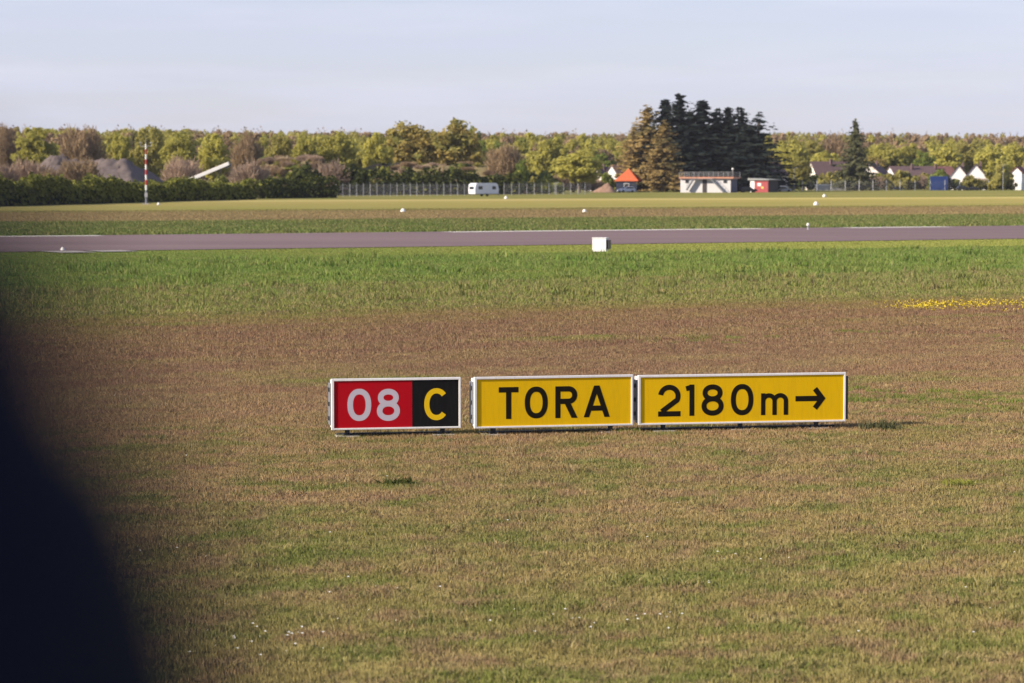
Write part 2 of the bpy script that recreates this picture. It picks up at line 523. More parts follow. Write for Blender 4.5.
def blade_patch(name, n, rad, h0, h1, w, mat, rng, lean=0.5):
    """a round patch of single grass blades"""
    r = rad * np.sqrt(rng.random(n)); t = rng.random(n) * 2 * np.pi
    bx, by = r * np.cos(t), r * np.sin(t)
    h = h0 + (h1 - h0) * rng.random(n) ** 1.5
    a = rng.random(n) * 2 * np.pi
    ww = w * (0.6 + 0.8 * rng.random(n))
    ln = lean * h * rng.normal(0, 1, n)
    la = rng.random(n) * 2 * np.pi
    dx, dy = np.cos(a) * ww / 2, np.sin(a) * ww / 2
    z0 = np.full(n, -0.01)
    mx, my = bx + 0.35 * ln * np.cos(la), by + 0.35 * ln * np.sin(la)
    tx, ty = bx + ln * np.cos(la), by + ln * np.sin(la)
    v = np.stack([np.stack([bx - dx, by - dy, z0], 1), np.stack([bx + dx, by + dy, z0], 1),
                  np.stack([mx + dx * .8, my + dy * .8, h * .55], 1), np.stack([tx, ty, h], 1), np.stack([mx - dx * .8, my - dy * .8, h * .55], 1)], 1).reshape(-1, 3)
    b = np.arange(n)[:, None] * 5
    q = np.concatenate([b + np.array([[0, 1, 2, 4]]), b + np.array([[4, 2, 3, 3]])], 0)
    tri = np.concatenate([b + np.array([[0, 1, 2]]), b + np.array([[0, 2, 4]]), b + np.array([[4, 2, 3]])], 0)
    rn = rng.random(n)
    return np_mesh(name, v, tri, [mat], rnd=np.concatenate([rn, rn, rn]))


def field_points(d0, d1, area, margin, rng, vmin=None, vmax=None, half=0.195):
    """points over the part of the field the camera looks along"""
    tot = half * (d1 * d1 - d0 * d0) + 2 * margin * (d1 - d0)
    st = math.sqrt(area)
    gx, gy = np.meshgrid(np.arange(-(half * d1 + margin), half * d1 + margin, st), np.arange(d0, d1, st))
    x = (gx + rng.random(gx.shape) * st).ravel()
    y = (gy + rng.random(gy.shape) * st).ravel()
    k = np.abs(x) < half * y + margin
    x, y = x[k], y[k]
    n = len(x)
    v = -x * UY + y * UX
    k = np.ones(n, bool)
    if vmin is not None: k &= v > vmin
    if vmax is not None: k &= v < vmax
    return x[k], y[k], v[k]


# ------------------------------------------------------------------ world and sun
SUN_EL, SUN_AZ = R(27.0), R(-115.0)       # azimuth from +Y towards +X: behind the camera, to the left
sd = Vector((math.sin(SUN_AZ) * math.cos(SUN_EL), math.cos(SUN_AZ) * math.cos(SUN_EL), math.sin(SUN_EL)))
sun_l = bpy.data.lights.new("sun", "SUN")
sun_l.energy = 5.0
sun_l.color = (1.0, 0.87, 0.70)
sun_l.angle = R(0.55)
sun = bpy.data.objects.new("sun", sun_l)
COL.objects.link(sun)
sun.rotation_euler = (-sd).to_track_quat("-Z", "Y").to_euler()
sun.location = sd * 60

w = bpy.data.worlds.new("World")
SC.world = w
w.use_nodes = True
nt = w.node_tree
for n in list(nt.nodes): nt.nodes.remove(n)
wo = nt.nodes.new("ShaderNodeOutputWorld")
bg = nt.nodes.new("ShaderNodeBackground")
bg.inputs[1].default_value = 0.10
sky = nt.nodes.new("ShaderNodeTexSky")
sky.sky_type = "NISHITA"
sky.sun_disc = False
sky.sun_elevation = SUN_EL
sky.sun_rotation = SUN_AZ
sky.altitude = 50
sky.air_density = 1.0
sky.dust_density = 0.6
sky.ozone_density = 3.0
# thin high cloud veils
tcw = nt.nodes.new("ShaderNodeTexCoord")
mpw = nt.nodes.new("ShaderNodeMapping")
mpw.inputs["Scale"].default_value = (5, 5, 60)
mpw.inputs["Rotation"].default_value = (0, R(1.2), 0)
nt.links.new(tcw.outputs["Generated"], mpw.inputs[0])
cl = ramp(nt, noise(nt, mpw.outputs[0], 1.6, 6, 0.6), [(0.40, 0.0), (0.72, 1.0)])
tint = mixc(nt, 1.0, sky.outputs[0], (1.02, 0.93, 1.06), "MULTIPLY")
sw = nt.nodes.new("ShaderNodeSeparateXYZ")
nt.links.new(tcw.outputs["Generated"], sw.inputs[0])
low = ramp(nt, sw.outputs[2], [(0.0, 1.0), (0.10, 0.95), (0.45, 0.15), (1.0, 0.1)])     # the veil thins out overhead
veil = mixc(nt, math_n(nt, "MULTIPLY", math_n(nt, "MULTIPLY_ADD", cl, 0.26, 0.56), low), tint, (4.45, 4.65, 5.85))
mp2 = nt.nodes.new("ShaderNodeMapping")
mp2.inputs["Scale"].default_value = (3.5, 3.5, 38)
mp2.inputs["Rotation"].default_value = (0, R(2.5), 0)
nt.links.new(tcw.outputs["Generated"], mp2.inputs[0])
cl2 = ramp(nt, noise(nt, mp2.outputs[0], 2.2, 7, 0.62), [(0.46, 0.0), (0.74, 1.0)])
veil = mixc(nt, math_n(nt, "MULTIPLY", cl2, 0.42), veil, (5.35, 5.4, 6.35))
nt.links.new(veil, bg.inputs[0])
nt.links.new(bg.outputs[0], wo.inputs[0])

# ------------------------------------------------------------------ ground, runway
m = MB()
m.add([(-4000, -300, 0), (4000, -300, 0), (4000, 9000, 0), (-4000, 9000, 0)], [(0, 1, 2, 3)])
tag(m.build("ground", M["ground"]), "flat airfield turf in dry brown and green bands", "ground", kind="structure")


def uv(u, v, z=0.0):
    return (u * UX - v * UY, u * UY + v * UX, z)


def strip(mb, u0, u1, v0, v1, z):
    mb.add([uv(u0, v0, z), uv(u1, v0, z), uv(u1, v1, z), uv(u0, v1, z)], [(0, 1, 2, 3)])


V0, V1 = 137.6, 174.6
m = MB(); strip(m, -1500, 1500, V0, V1, 0.03)
tag(m.build("runway", M["asphalt"]), "long purplish grey asphalt runway across the field", "runway", kind="structure")


def u_at(px, v):
    """along-runway coordinate where the picture column px meets the line v"""
    k = (px - CX) / FPX
    return v * (k * UX + UY) / (UX - k * UY)


m = MB()
for a, b in ((-400, 92), (437, 752), (835, 935)):
    strip(m, u_at(a, V1) if a > -400 else -500, u_at(b, V1), V1 - 2.6, V1 - 0.4, 0.036)
tag(m.build("runway_marking", M["marking"]), "worn white edge line along the far side of the runway", "marking", kind="structure")
m = MB()
strip(m, u_at(38, V0), u_at(74, V0), V0 - 3.4, V0 - 0.05, 0.05)
strip(m, u_at(84, V0), u_at(121, V0), V0 - 2.6, V0 - 0.05, 0.05)
tag(m.build("pavement_edge", M["concrete"]), "pale concrete slabs along the near runway edge at left", "pavement", kind="structure")

# ------------------------------------------------------------------ turf
def grass(name, d0, d1, area, margin, patch, vlo, vhi, label, hs, seed):
    rng = np.random.default_rng(seed)
    protos = [blade_patch(name + "_patch", rng=rng, mat=M["blade"], **patch) for _ in range(6)]
    x, y, v = field_points(d0, d1, area, margin, rng, vlo, vhi)
    uu = x * UX + y * UY
    keep = (v < V0 - 0.25) | (v > V1 + 0.25)
    keep &= ~((v > V0 - 4.2) & (v < V0) & (uu > u_at(36, V0)) & (uu < u_at(123, V0)))
    x, y, v = x[keep], y[keep], v[keep]
    n = len(x)
    s = np.interp(v, hs[0], hs[1]) * (0.8 + 0.4 * rng.random(n))
    scl = np.stack([np.ones(n), np.ones(n), s], 1)
    scatter(name, protos, np.stack([x, y, np.zeros(n)], 1), rng.random(n) * 6.283, scl, rng.integers(0, 6, n), label, "grass")


grass("grass", 17, 82, 0.06, 2.0, dict(n=150, rad=0.26, h0=0.015, h1=0.055, w=0.010), 8, 54, "short dry mown turf around the signs", ([0, 34, 40, 50], [1.0, 1.0, 1.15, 1.4]), 11)
grass("dry_grass", 50, 96, 0.16, 3.0, dict(n=150, rad=0.42, h0=0.03, h1=0.10, w=0.018), 52, 73, "reddish brown dry grass behind the signs", ([50, 70], [0.9, 1.1]), 12)
grass("meadow_grass", 72, 185, 0.5, 5.0, dict(n=130, rad=0.75, h0=0.05, h1=0.20, w=0.035), 71, V0 - 0.8, "lush green meadow grass before the runway", ([70, 80, 119, 123, V0], [0.7, 0.95, 0.85, 0.22, 0.2]), 13)
grass("verge_grass", 175, 430, 2.2, 8.0, dict(n=130, rad=1.5, h0=0.05, h1=0.22, w=0.09), V1 + 1.4, 300, "green and brown grass strips beyond the runway", ([170, 178, 222, 232, 290], [0.5, 1.0, 1.0, 0.7, 0.6]), 14)

# tussocks that stand above the meadow
rng = np.random.default_rng(21)
tuss = [blade_patch("tussock_patch", n=150, rad=0.42, h0=0.10, h1=0.36, w=0.03, mat=M["blade"], rng=rng, lean=0.4) for _ in range(4)]
x, y, v = field_points(85, 185, 6.0, 5, rng, 76, 119)
n = len(x)
s = 0.5 + 0.7 * rng.random(n)
scatter("grass_tussocks", tuss, np.stack([x, y, np.zeros(n)], 1), rng.random(n) * 6.283, np.stack([s * 1.5, s * 1.5, s], 1), rng.integers(0, 4, n), "taller green tussocks in the meadow grass", "grass")

x, y, v = field_points(18, 60, 0.9, 2, rng, None, 50)
near_tuft = [blade_patch("turf_clump", n=70, rad=0.12, h0=0.03, h1=0.085, w=0.010, mat=M["blade"], rng=rng, lean=0.8) for _ in range(4)]
n = len(x)
s = 0.5 + 0.9 * rng.random(n)
scatter("grass_clumps", near_tuft, np.stack([x, y, np.zeros(n)], 1), rng.random(n) * 6.283, np.stack([s * 1.3, s * 1.3, s], 1), rng.integers(0, 4, n), "longer clumps in the short turf around the signs", "grass")

# flowers: white dots in the near turf, one yellow patch at right
def petal_patch(name, n, rad, h, size, mat, rng):
    r = rad * np.sqrt(rng.random(n)); t = rng.random(n) * 6.283
    c = np.stack([r * np.cos(t), r * np.sin(t), h * (0.6 + 0.5 * rng.random(n))], 1)
    k = 6
    ang = np.arange(k) / k * 2 * np.pi
    tilt = rng.normal(0, 0.5, (n, 2))
    ring = np.stack([np.cos(ang), np.sin(ang)], 1)[None] * (size * (0.7 + 0.6 * rng.random(n)))[:, None, None]
    z = (ring * tilt[:, None, :]).sum(2)
    vv = c[:, None, :] + np.concatenate([ring, z[:, :, None]], 2)
    f = np.arange(n)[:, None] * k + np.arange(k)[None]
    return np_mesh(name, vv.reshape(-1, 3), f, [mat], rnd=rng.random(n))


M["petal_white"] = paint("petal_white", (.85, .84, .78), 0.7, 0.1, 0.0, 3)
M["petal_yellow"] = paint("petal_yellow", (.56, .43, .03), 0.7, 0.1, 0.0, 3)
pts = []
for px, py, k, sp in ((275, 640, 20, .35), (268, 655, 10, .3), (612, 620, 9, .35), (628, 622, 6, .3), (560, 622, 5, .3), (360, 594, 3, .4), (765, 562, 5, .3), (760, 560, 3, .5), (690, 586, 2, .5), (640, 582, 2, .6), (300, 627, 5, .4),
                      (195, 556, 6, .5), (470, 590, 4, 1.2), (570, 530, 4, 1.5), (830, 570, 3, 1.0), (1015, 562, 2, .4), (880, 640, 2, 1.0), (180, 470, 4, 1.0), (100, 400, 5, .8), (400, 560, 4, 2), (330, 520, 3, 2), (240, 600, 5, .8), (1000, 358, 6, .8)):
    c = at(px, py)
    for _ in range(k):
        pts.append((c.x + random.gauss(0, sp), c.y + random.gauss(0, sp), 0))
pts = np.array(pts); n = len(pts)
fl = [petal_patch("daisy_patch", k, .03, .05, .0075, M["petal_white"], rng) for k in (1, 2, 3)]
scatter("daisy_flowers", fl, pts, np.zeros(n), np.ones((n, 3)), rng.integers(0, 3, n), "scattered small white flowers in the near turf", "flowers")
pts = []
for px, py, k, sx, sy in ((945, 308, 26, .9, 1.6), (925, 309, 14, .6, 1.2), (962, 306, 22, .6, 1.8), (985, 308, 7, .6, 1), (1018, 307, 14, .3, 1.2), (903, 311, 5, .4, .6), (1045, 304, 20, .6, .8)):
    c = at(px, py)
    for _ in range(k):
        a, b = random.gauss(0, sx * .75), random.gauss(0, sy)
        pts.append((c.x + a, c.y + b, 0))
pts = np.array(pts); n = len(pts)
fl = [petal_patch("yellow_patch", k, .45, .13, .016, M["petal_yellow"], rng) for k in (8, 14, 20)]
scatter("yellow_flowers", fl, pts, np.zeros(n), np.ones((n, 3)), rng.integers(0, 3, n), "patch of yellow flowers in the dry grass at right", "flowers")


def weed(name, px, py, n, rad, h, mat, label, cat, wd=0.02, sx=1.0):
    rng = np.random.default_rng(int(px))
    me = blade_patch(name, n, rad, h * .4, h, wd, mat, rng, lean=0.7)
    o = bpy.data.objects.new(name, me)
    COL.objects.link(o)
    o.location = at(px, py)
    o.scale = (sx, 1, 1)
    return tag(o, label, cat)


weed("weed", 398, 485, 110, .13, .11, L["hedge_dark"], "dark green weed in the dry turf below the red and black sign", "weed", .025, 1.7)
weed("weed", 958, 486, 100, .13, .11, L["hedge"], "green weed in the dry turf right of and below the arrow sign", "weed", .025, 1.6)
weed("dry_tuft", 879, 430, 170, .20, .20, L["fir_olive"], "dark dry tuft beside the right end of the arrow sign", "grass tuft", .012, 1.6)
weed("green_tuft", 627, 433, 90, .12, .10, L["green"], "small green tuft at the gap between the two yellow signs", "grass tuft", .014, 1.6)

rng = np.random.default_rng(31)
tuft = [blade_patch("flush_patch", n=140, rad=0.35, h0=0.05, h1=0.20, w=0.02, mat=L["green"], rng=rng) for _ in range(3)]
pts = []
for px, py, k, sx, sy in ((700, 341, 20, 1.2, .5), (705, 338, 8, .3, .3), (868, 333, 5, .5, .4), (1020, 350, 10, .3, 1.0), (900, 400, 16, 1.0, .5), (985, 402, 16, .9, .6), (870, 404, 6, .5, .4), (930, 396, 6, .8, .6), (594, 338, 4, .3, .3), (650, 342, 6, .6, .3)):
    c = at(px, py)
    for _ in range(k): pts.append((c.x + random.gauss(0, sx), c.y + random.gauss(0, sy * 2), 0))
pts = np.array(pts); n = len(pts)
s = .35 + .5 * rng.random(n)
scatter("green_grass", tuft, pts, rng.random(n) * 6.28, np.stack([s, s, s * .8], 1), rng.integers(0, 3, n), "fresh green grass flushes in the brown band", "grass")

# ------------------------------------------------------------------ lettering strokes
def arc(cx, cy, rx, ry, a0, a1, n=28, p=2.0):
    o = []
    for i in range(n + 1):
        t = R(a0 + (a1 - a0) * i / n)
        c, s = math.cos(t), math.sin(t)
        o.append((cx + rx * math.copysign(abs(c) ** (2 / p), c), cy + ry * math.copysign(abs(s) ** (2 / p), s)))
    return o


def glyph(ch, x0, y0, x1, y1, s):
    """centre lines of a character whose ink fills x0..x1, y0..y1 with stroke width s"""
    h = s / 2
    a, b, c, d = x0 + h, x1 - h, y0 + h, y1 - h
    mx, my = (x0 + x1) / 2, (y0 + y1) / 2
    W, Hh = b - a, d - c
    if ch in "0O":
        return [(arc(mx, my, W / 2, Hh / 2, 0, 360, 48, 2.25), True)]
    if ch == "8":
        hu = Hh * 0.455
        return [(arc(mx, d - hu / 2, W / 2 * .88, hu / 2, 0, 360, 40, 2.1), True), (arc(mx, c + (Hh - hu) / 2, W / 2, (Hh - hu) / 2, 0, 360, 40, 2.1), True)]
    if ch == "C":
        return [(arc(mx + W * .06, my, W * .56, Hh / 2, 42, 318, 48, 2.15), False)]
    if ch == "T":
        return [([(x0, d), (x1, d)], False), ([(mx, y0), (mx, d)], False)]
    if ch == "R":
        bh = Hh * .47
        bowl = [(a, d), (b - bh / 2 * 1.05, d)] + arc(b - bh / 2, d - bh / 2, bh / 2, bh / 2, 90, -90, 18) + [(a, d - bh)]
        q = s * 1.16
        return [([(a, y0), (a, y1)], False), (bowl, False), ([(x1 + h * .1 - q, y0), (x1 + h * .1, y0), (mx + W * .02 + q * .5, d - bh), (mx + W * .02 - q * .5, d - bh)], "poly")]
    if ch == "A":
        k = s * .53
        q = s * 1.10
        return [([(x0, y0), (x0 + q, y0), (mx + q * .5, y1), (mx - q * .5, y1)], "poly"), ([(x1 - q, y0), (x1, y0), (mx + q * .5, y1), (mx - q * .5, y1)], "poly"), ([(x0 + W * .24, y0 + Hh * .34), (x1 - W * .24, y0 + Hh * .34)], False)]
    if ch == "2":
        r = W / 2
        top = arc(mx, d - r * .98, r, r * .98, 172, -28, 26)
        return [(top + [(a + W * .06, c + h * .9)], False), ([(x0, c), (x1, c)], False)]
    if ch == "1":
        return [([(b, y0), (b, y1)], False), ([(x0, y1 - Hh * .16), (b, y1 - h)], False)]
    if ch == "m":
        r = W / 4
        o = [([(a, y0), (a, y1)], False)]
        for q in (a, mx):
            o.append(([(q, d - r * 1.1)] + arc(q + r, d - r * .95, r, r * .95, 180, 0, 18) + [(q + 2 * r, y0)], False))
        return o
    if ch == ">":
        k = Hh * .46
        return [([(x0, my), (x1 - s * .8, my)], False), ([(x1 - s * .72 - k * .98, y1 - h * .5), (x1 - s * .72, my), (x1 - s * .72 - k * .98, y0 + h * .5)], False)]


def ribbon(mb, pts, closed, s, place, mi):
    """flat stroke of width s along pts; place(x, y) gives the 3-D point"""
    if closed == "poly":
        mb.add([place(*p) for p in pts], [tuple(range(len(pts)))], mi)
        return
    P = [Vector(p) for p in pts]
    if closed and (P[0] - P[-1]).length < 1e-6: P = P[:-1]
    n = len(P)
    vs = []
    for i in range(n):
        if closed: t0, t1 = P[i] - P[i - 1], P[(i + 1) % n] - P[i]
        else: t0, t1 = P[max(i, 1)] - P[max(i, 1) - 1], P[min(i, n - 2) + 1] - P[min(i, n - 2)]
        n0, n1 = Vector((-t0.y, t0.x)).normalized(), Vector((-t1.y, t1.x)).normalized()
        b = (n0 + n1)
        b = b.normalized() if b.length > 1e-5 else n0
        k = min(1 / max(b.dot(n0), .3), 1.8) * s / 2
        vs += [place(*(P[i] - b * k)), place(*(P[i] + b * k))]
    fs = []
    for i in range(n if closed else n - 1):
        j = (i + 1) % n
        fs.append((2 * i, 2 * j, 2 * j + 1, 2 * i + 1))
    mb.add(vs, fs, mi)


# ------------------------------------------------------------------ the three guidance signs
def guidance_sign(label, corners, panels, glyphs, stroke, seed, end_flange=False, z0=0.115):
    """corners: left x, right x, y of top-left, top-right, bottom-left, bottom-right in the picture"""
    xl, xr, ytl, ytr, ybl, ybr = corners
    pl, pr = at(xl, ybl, z0), at(xr, ybr, z0)
    ax = (pr - pl); Wd = ax.length
    yaw = math.atan2(ax.y, ax.x)
    hl = atd(xl, ytl, pl.y).z - z0
    hr = atd(xr, ytr, pr.y).z - z0
    Hh = (hl + hr) / 2 - 0.012
    root = empty("guidance_sign", (pl.x, pl.y, 0), yaw)
    tag(root, label, "sign", "airfield guidance signs in a row")
    D, FW, FT, FD = 0.30, 0.030, 0.034, 0.05          # depth, frame widths, frame depth

    def loc(px, py):
        t = (px - xl) / (xr - xl)
        top, bot = ytl + (ytr - ytl) * t, ybl + (ybr - ybl) * t
        return t * Wd, (bot - py) / (bot - top) * Hh
    # cabinet behind the frame
    m = MB(); m.box(0.018, Wd - 0.018, FD, D, z0 + 0.02, z0 + Hh - 0.03)
    body = m.build("cabinet", M["white"], root, bevel=0.006)
    # frame: four bars butted end to end
    m = MB()
    m.box(0, 0.038, 0, FD + .004, z0, z0 + Hh)
    m.box(Wd - FW, Wd, 0, FD + .004, z0, z0 + Hh)
    m.box(0.038, Wd - FW, 0, FD + .004, z0 + Hh - FT, z0 + Hh)
    m.box(0.038, Wd - FW, 0, FD + .004, z0, z0 + 0.026)
    m.build("frame", M["white"], root, bevel=0.004)
    # face panels, set back in the frame
    PY = 0.016
    for nm, mats, p0, p1, gl in panels:
        u0 = 0.038 if p0 is None else loc(p0, ybl)[0] + 0.001
        u1 = Wd - FW if p1 is None else loc(p1, ybl)[0] - 0.001
        m = MB()
        m.box(u0, u1, PY, PY + 0.012, z0 + 0.026, z0 + Hh - FT, 0)
        for gi in gl:
            ch, gx0, gy0, gx1, gy1, s = glyphs[gi]
            yc = (gy0 + gy1) / 2
            ua, za = loc(gx0, gy1)[0], loc((gx0 + gx1) / 2, gy1)[1]
            ub, zb = loc(gx1, gy0)[0], loc((gx0 + gx1) / 2, gy0)[1]
            sw = s / (xr - xl) * Wd
            for k, (pts, closed) in enumerate(glyph(ch, ua, za, ub, zb, sw)):
                off = PY - 0.0016 - 0.0004 * k
                ribbon(m, pts, closed, sw, lambda x, z, off=off: (x, off, z + z0), 1)
        m.build(nm, mats, root)
    # dark hinge flange and latches on the left end
    m = MB(); m.box(-0.012, 0.017, FD + 0.012, D - 0.01, z0 + 0.065, z0 + Hh - 0.075)
    fl = m.build("end_plate", M["grey_metal"], root, bevel=0.004)
    for q in (0.22, 0.5, 0.78):
        m = MB(); m.box(-0.034, -0.0125, FD + 0.06, FD + 0.13, z0 + Hh * q - 0.03, z0 + Hh * q + 0.03)
        m.build("latch", M["dark_metal"], root, bevel=0.004)
    if end_flange:
        m = MB(); m.box(Wd + 0.002, Wd + 0.045, FD - 0.02, D - 0.02, z0 + 0.03, z0 + Hh - 0.06)
        m.build("end_plate", M["dark_metal"], root, bevel=0.004)
    # frangible legs on concrete pads
    nl = 2 if Wd < 2.6 else 3
    for i in range(nl):
        u = Wd * (0.13 + 0.74 * i / (nl - 1))
        m = MB()
        m.tube((u, D * .5, 0.045), (u, D * .5, z0 + 0.019), 0.038, n=14)
        m.lathe([(0.075, 0.0), (0.075, 0.02), (0.045, 0.03)], 14, c=(u, D * .5, 0.026))
        m.box(u - 0.11, u + 0.11, D * .5 - 0.05, D * .5 + 0.05, z0 - 0.012, z0 + 0.018)
        m.build("leg", M["dark_metal"], root)
        m = MB(); m.box(u - 0.17, u + 0.17, D * .5 - 0.16, D * .5 + 0.16, -0.05, 0.025)
        m.build("footing", M["concrete"], root, bevel=0.01)
    # dark strip standing in for the shadow line under the sign
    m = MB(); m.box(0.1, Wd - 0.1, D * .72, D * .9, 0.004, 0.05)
    m.build("shadow_strip", M["dark_metal"], root, bevel=0.008)
    return root


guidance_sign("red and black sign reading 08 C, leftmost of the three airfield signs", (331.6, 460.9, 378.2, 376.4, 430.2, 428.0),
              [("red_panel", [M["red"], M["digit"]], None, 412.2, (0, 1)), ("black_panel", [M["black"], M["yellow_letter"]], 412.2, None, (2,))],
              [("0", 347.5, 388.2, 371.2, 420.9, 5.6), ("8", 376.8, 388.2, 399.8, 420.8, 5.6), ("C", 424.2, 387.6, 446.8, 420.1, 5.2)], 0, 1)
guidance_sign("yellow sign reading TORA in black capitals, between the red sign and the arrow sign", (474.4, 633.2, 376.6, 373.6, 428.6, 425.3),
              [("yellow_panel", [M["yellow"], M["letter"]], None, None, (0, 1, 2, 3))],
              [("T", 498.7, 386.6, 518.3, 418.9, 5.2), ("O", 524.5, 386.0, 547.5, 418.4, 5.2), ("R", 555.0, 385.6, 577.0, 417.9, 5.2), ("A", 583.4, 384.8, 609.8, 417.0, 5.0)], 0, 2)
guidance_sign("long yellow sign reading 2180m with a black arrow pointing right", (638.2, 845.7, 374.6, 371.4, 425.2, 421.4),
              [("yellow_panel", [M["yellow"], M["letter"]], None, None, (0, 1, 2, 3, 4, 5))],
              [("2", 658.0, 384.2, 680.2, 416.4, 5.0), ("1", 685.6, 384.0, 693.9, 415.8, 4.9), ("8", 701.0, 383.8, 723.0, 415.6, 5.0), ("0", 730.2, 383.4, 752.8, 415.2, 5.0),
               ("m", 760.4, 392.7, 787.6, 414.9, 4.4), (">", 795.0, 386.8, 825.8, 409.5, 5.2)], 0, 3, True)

# ------------------------------------------------------------------ things beside the runway
def marker_cone(px, py, wpx, hpx, label):
    p = at(px, py)
    k = p.y / FPX
    w_, h_ = wpx * k * .43, hpx * k * .85
    root = empty("marker_cone", p)
    tag(root, label, "marker", "white runway edge markers")
    m = MB()
    m.lathe([(w_, .03), (w_ * .97, h_ * .18), (w_ * .80, h_ * .5), (w_ * .55, h_ * .8), (w_ * .3, h_ * .96), (w_ * .08, h_)], 20)
    m.build("cone", M["marker"], root, smooth=True)
    m = MB(); m.lathe([(w_ * 1.12, 0.0), (w_ * 1.12, .03)], 20)
    m.build("base_plate", M["galv"], root)
    return root


marker_cone(403, 212.3, 6.5, 4.6, "white cone marker on the brown strip left of the caravan")
marker_cone(506, 198.8, 4.5, 3.2, "white cone marker just right of the white caravan")
marker_cone(584.5, 212.6, 5.5, 4.2, "white cone marker on the brown strip in line above the white cabinet")
marker_cone(816, 205.2, 6.2, 4.4, "larger white cone marker of the close pair at right, the nearer one")
marker_cone(824.3, 197.0, 4.6, 3.4, "smaller white cone marker of the close pair at right, the farther one")
marker_cone(158.5, 205.0, 3.6, 3.0, "white cone marker beside the foot of the striped mast")
marker_cone(62.5, 250.8, 6.0, 4.2, "white cone marker on the concrete slab at the near runway edge")

# small post on the far edge
p = at(808, 230.0)
root = empty("edge_light", p); tag(root, "small pale lamp post on the far runway edge at right", "runway light")
m = MB(); m.lathe([(.16, 0), (.16, .03), (.05, .05), (.05, .30)], 14); m.build("stem", M["galv"], root)
m = MB(); m.lathe([(.09, .30), (.11, .34), (.10, .44), (.05, .50)], 14); m.build("lamp_head", M["marker"], root, smooth=True)

# white cabinet
p0, p1 = at(592.3, 253.6), at(606.5, 253.0)
root = empty("equipment_cabinet", (p0.x, p0.y, 0), R(-14)); tag(root, "white box cabinet on short feet in the grass before the runway", "cabinet")
wd = 14.0 * p0.y / FPX
hc = 13.2 * p0.y / FPX
m = MB(); m.box(0, wd, 0, .55, .10, .10 + hc); m.build("body", M["white_plain"], root, bevel=.012)
m = MB(); m.box(-.02, wd + .02, -.02, .57, .10 + hc + .001, .14 + hc); m.build("lid", M["white_plain"], root, bevel=.008)
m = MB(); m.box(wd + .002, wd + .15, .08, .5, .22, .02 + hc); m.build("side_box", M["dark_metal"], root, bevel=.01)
for q in (.08, wd - .16):
    m = MB(); m.box(q, q + .08, .1, .45, -.02, .098); m.build("foot", M["orange_paint"], root)
m = MB(); m.box(wd * .80, wd * .81, -.003, -.001, .16, .05 + hc); m.box(wd * .72, wd * .74, -.012, -.001, .45, .5); m.build("door_seam", M["grey_metal"], root)

# striped mast
p = at(146.3, 204.2)
k = p.y / FPX
root = empty("striped_mast", p); tag(root, "tall red and white striped mast with instruments standing before the hedge", "mast")
zt = atd(146.3, 144.0, p.y).z
zb = atd(146.3, 190.0, p.y).z
m = MB(); m.tube((0, 0, 0), (0, 0, zb - .002), .16, .14, 12); m.build("lower_pole", M["grey_metal"], root)
m = MB()
nb = 9
for i in range(nb):
    a, b = zb + (zt - zb) * i / nb, zb + (zt - zb) * (i + 1) / nb
    m.tube((0, 0, a), (0, 0, b), .135 - .004 * i, .131 - .004 * i, 12, mi=(0 if i % 2 == 0 else 1), caps=(i in (0, nb - 1)))
m.build("striped_pole", [M["marker"], M["mast_red"]], root)
m = MB(); m.beam((-.75, 0, zt - .3), (.75, 0, zt - .3), .07, .07); m.build("cross_arm", M["galv"], root)
for s in (-.75, .75):
    m = MB(); m.tube((s, 0, zt - .27), (s, 0, zt + .12), .03); m.lathe([(.05, .0), (.2, .03), (.2, .1), (.05, .14)], 10, c=(s, 0, zt + .12)); m.build("wind_sensor", M["galv"], root)
m = MB(); m.tube((0, 0, zt), (0, 0, zt + 1.0), .03, .015); m.build("lightning_rod", M["galv"], root)
m = MB(); m.box(-.2, .2, -.24, -.17, 1.0, 1.6); m.build("control_box", M["galv"], root)
m = MB(); m.box(-.5, .5, -.5, .5, -.05, .12); m.build("footing", M["concrete"], root)

# ------------------------------------------------------------------ trees
def quads_at(c, nrm, size, rng, aspect=1.0):
    n = len(c)
    nrm = nrm / (np.linalg.norm(nrm, axis=1)[:, None] + 1e-9)
    h = rng.normal(0, 1, (n, 3))
    a = np.cross(nrm, h); a /= (np.linalg.norm(a, axis=1)[:, None] + 1e-9)
    b = np.cross(nrm, a)
    s = size[:, None]
    cs = []
    for sx, sy in ((-1, -1), (1, -1), (1, 1), (-1, 1)):
        j = 0.55 + 0.6 * rng.random((n, 2))
        cs.append(c + a * s * sx * j[:, :1] * aspect + b * s * sy * j[:, 1:])
    v = np.stack(cs, 1).reshape(-1, 3)
    q = np.arange(n)[:, None] * 4 + np.arange(4)[None]
    return v, q


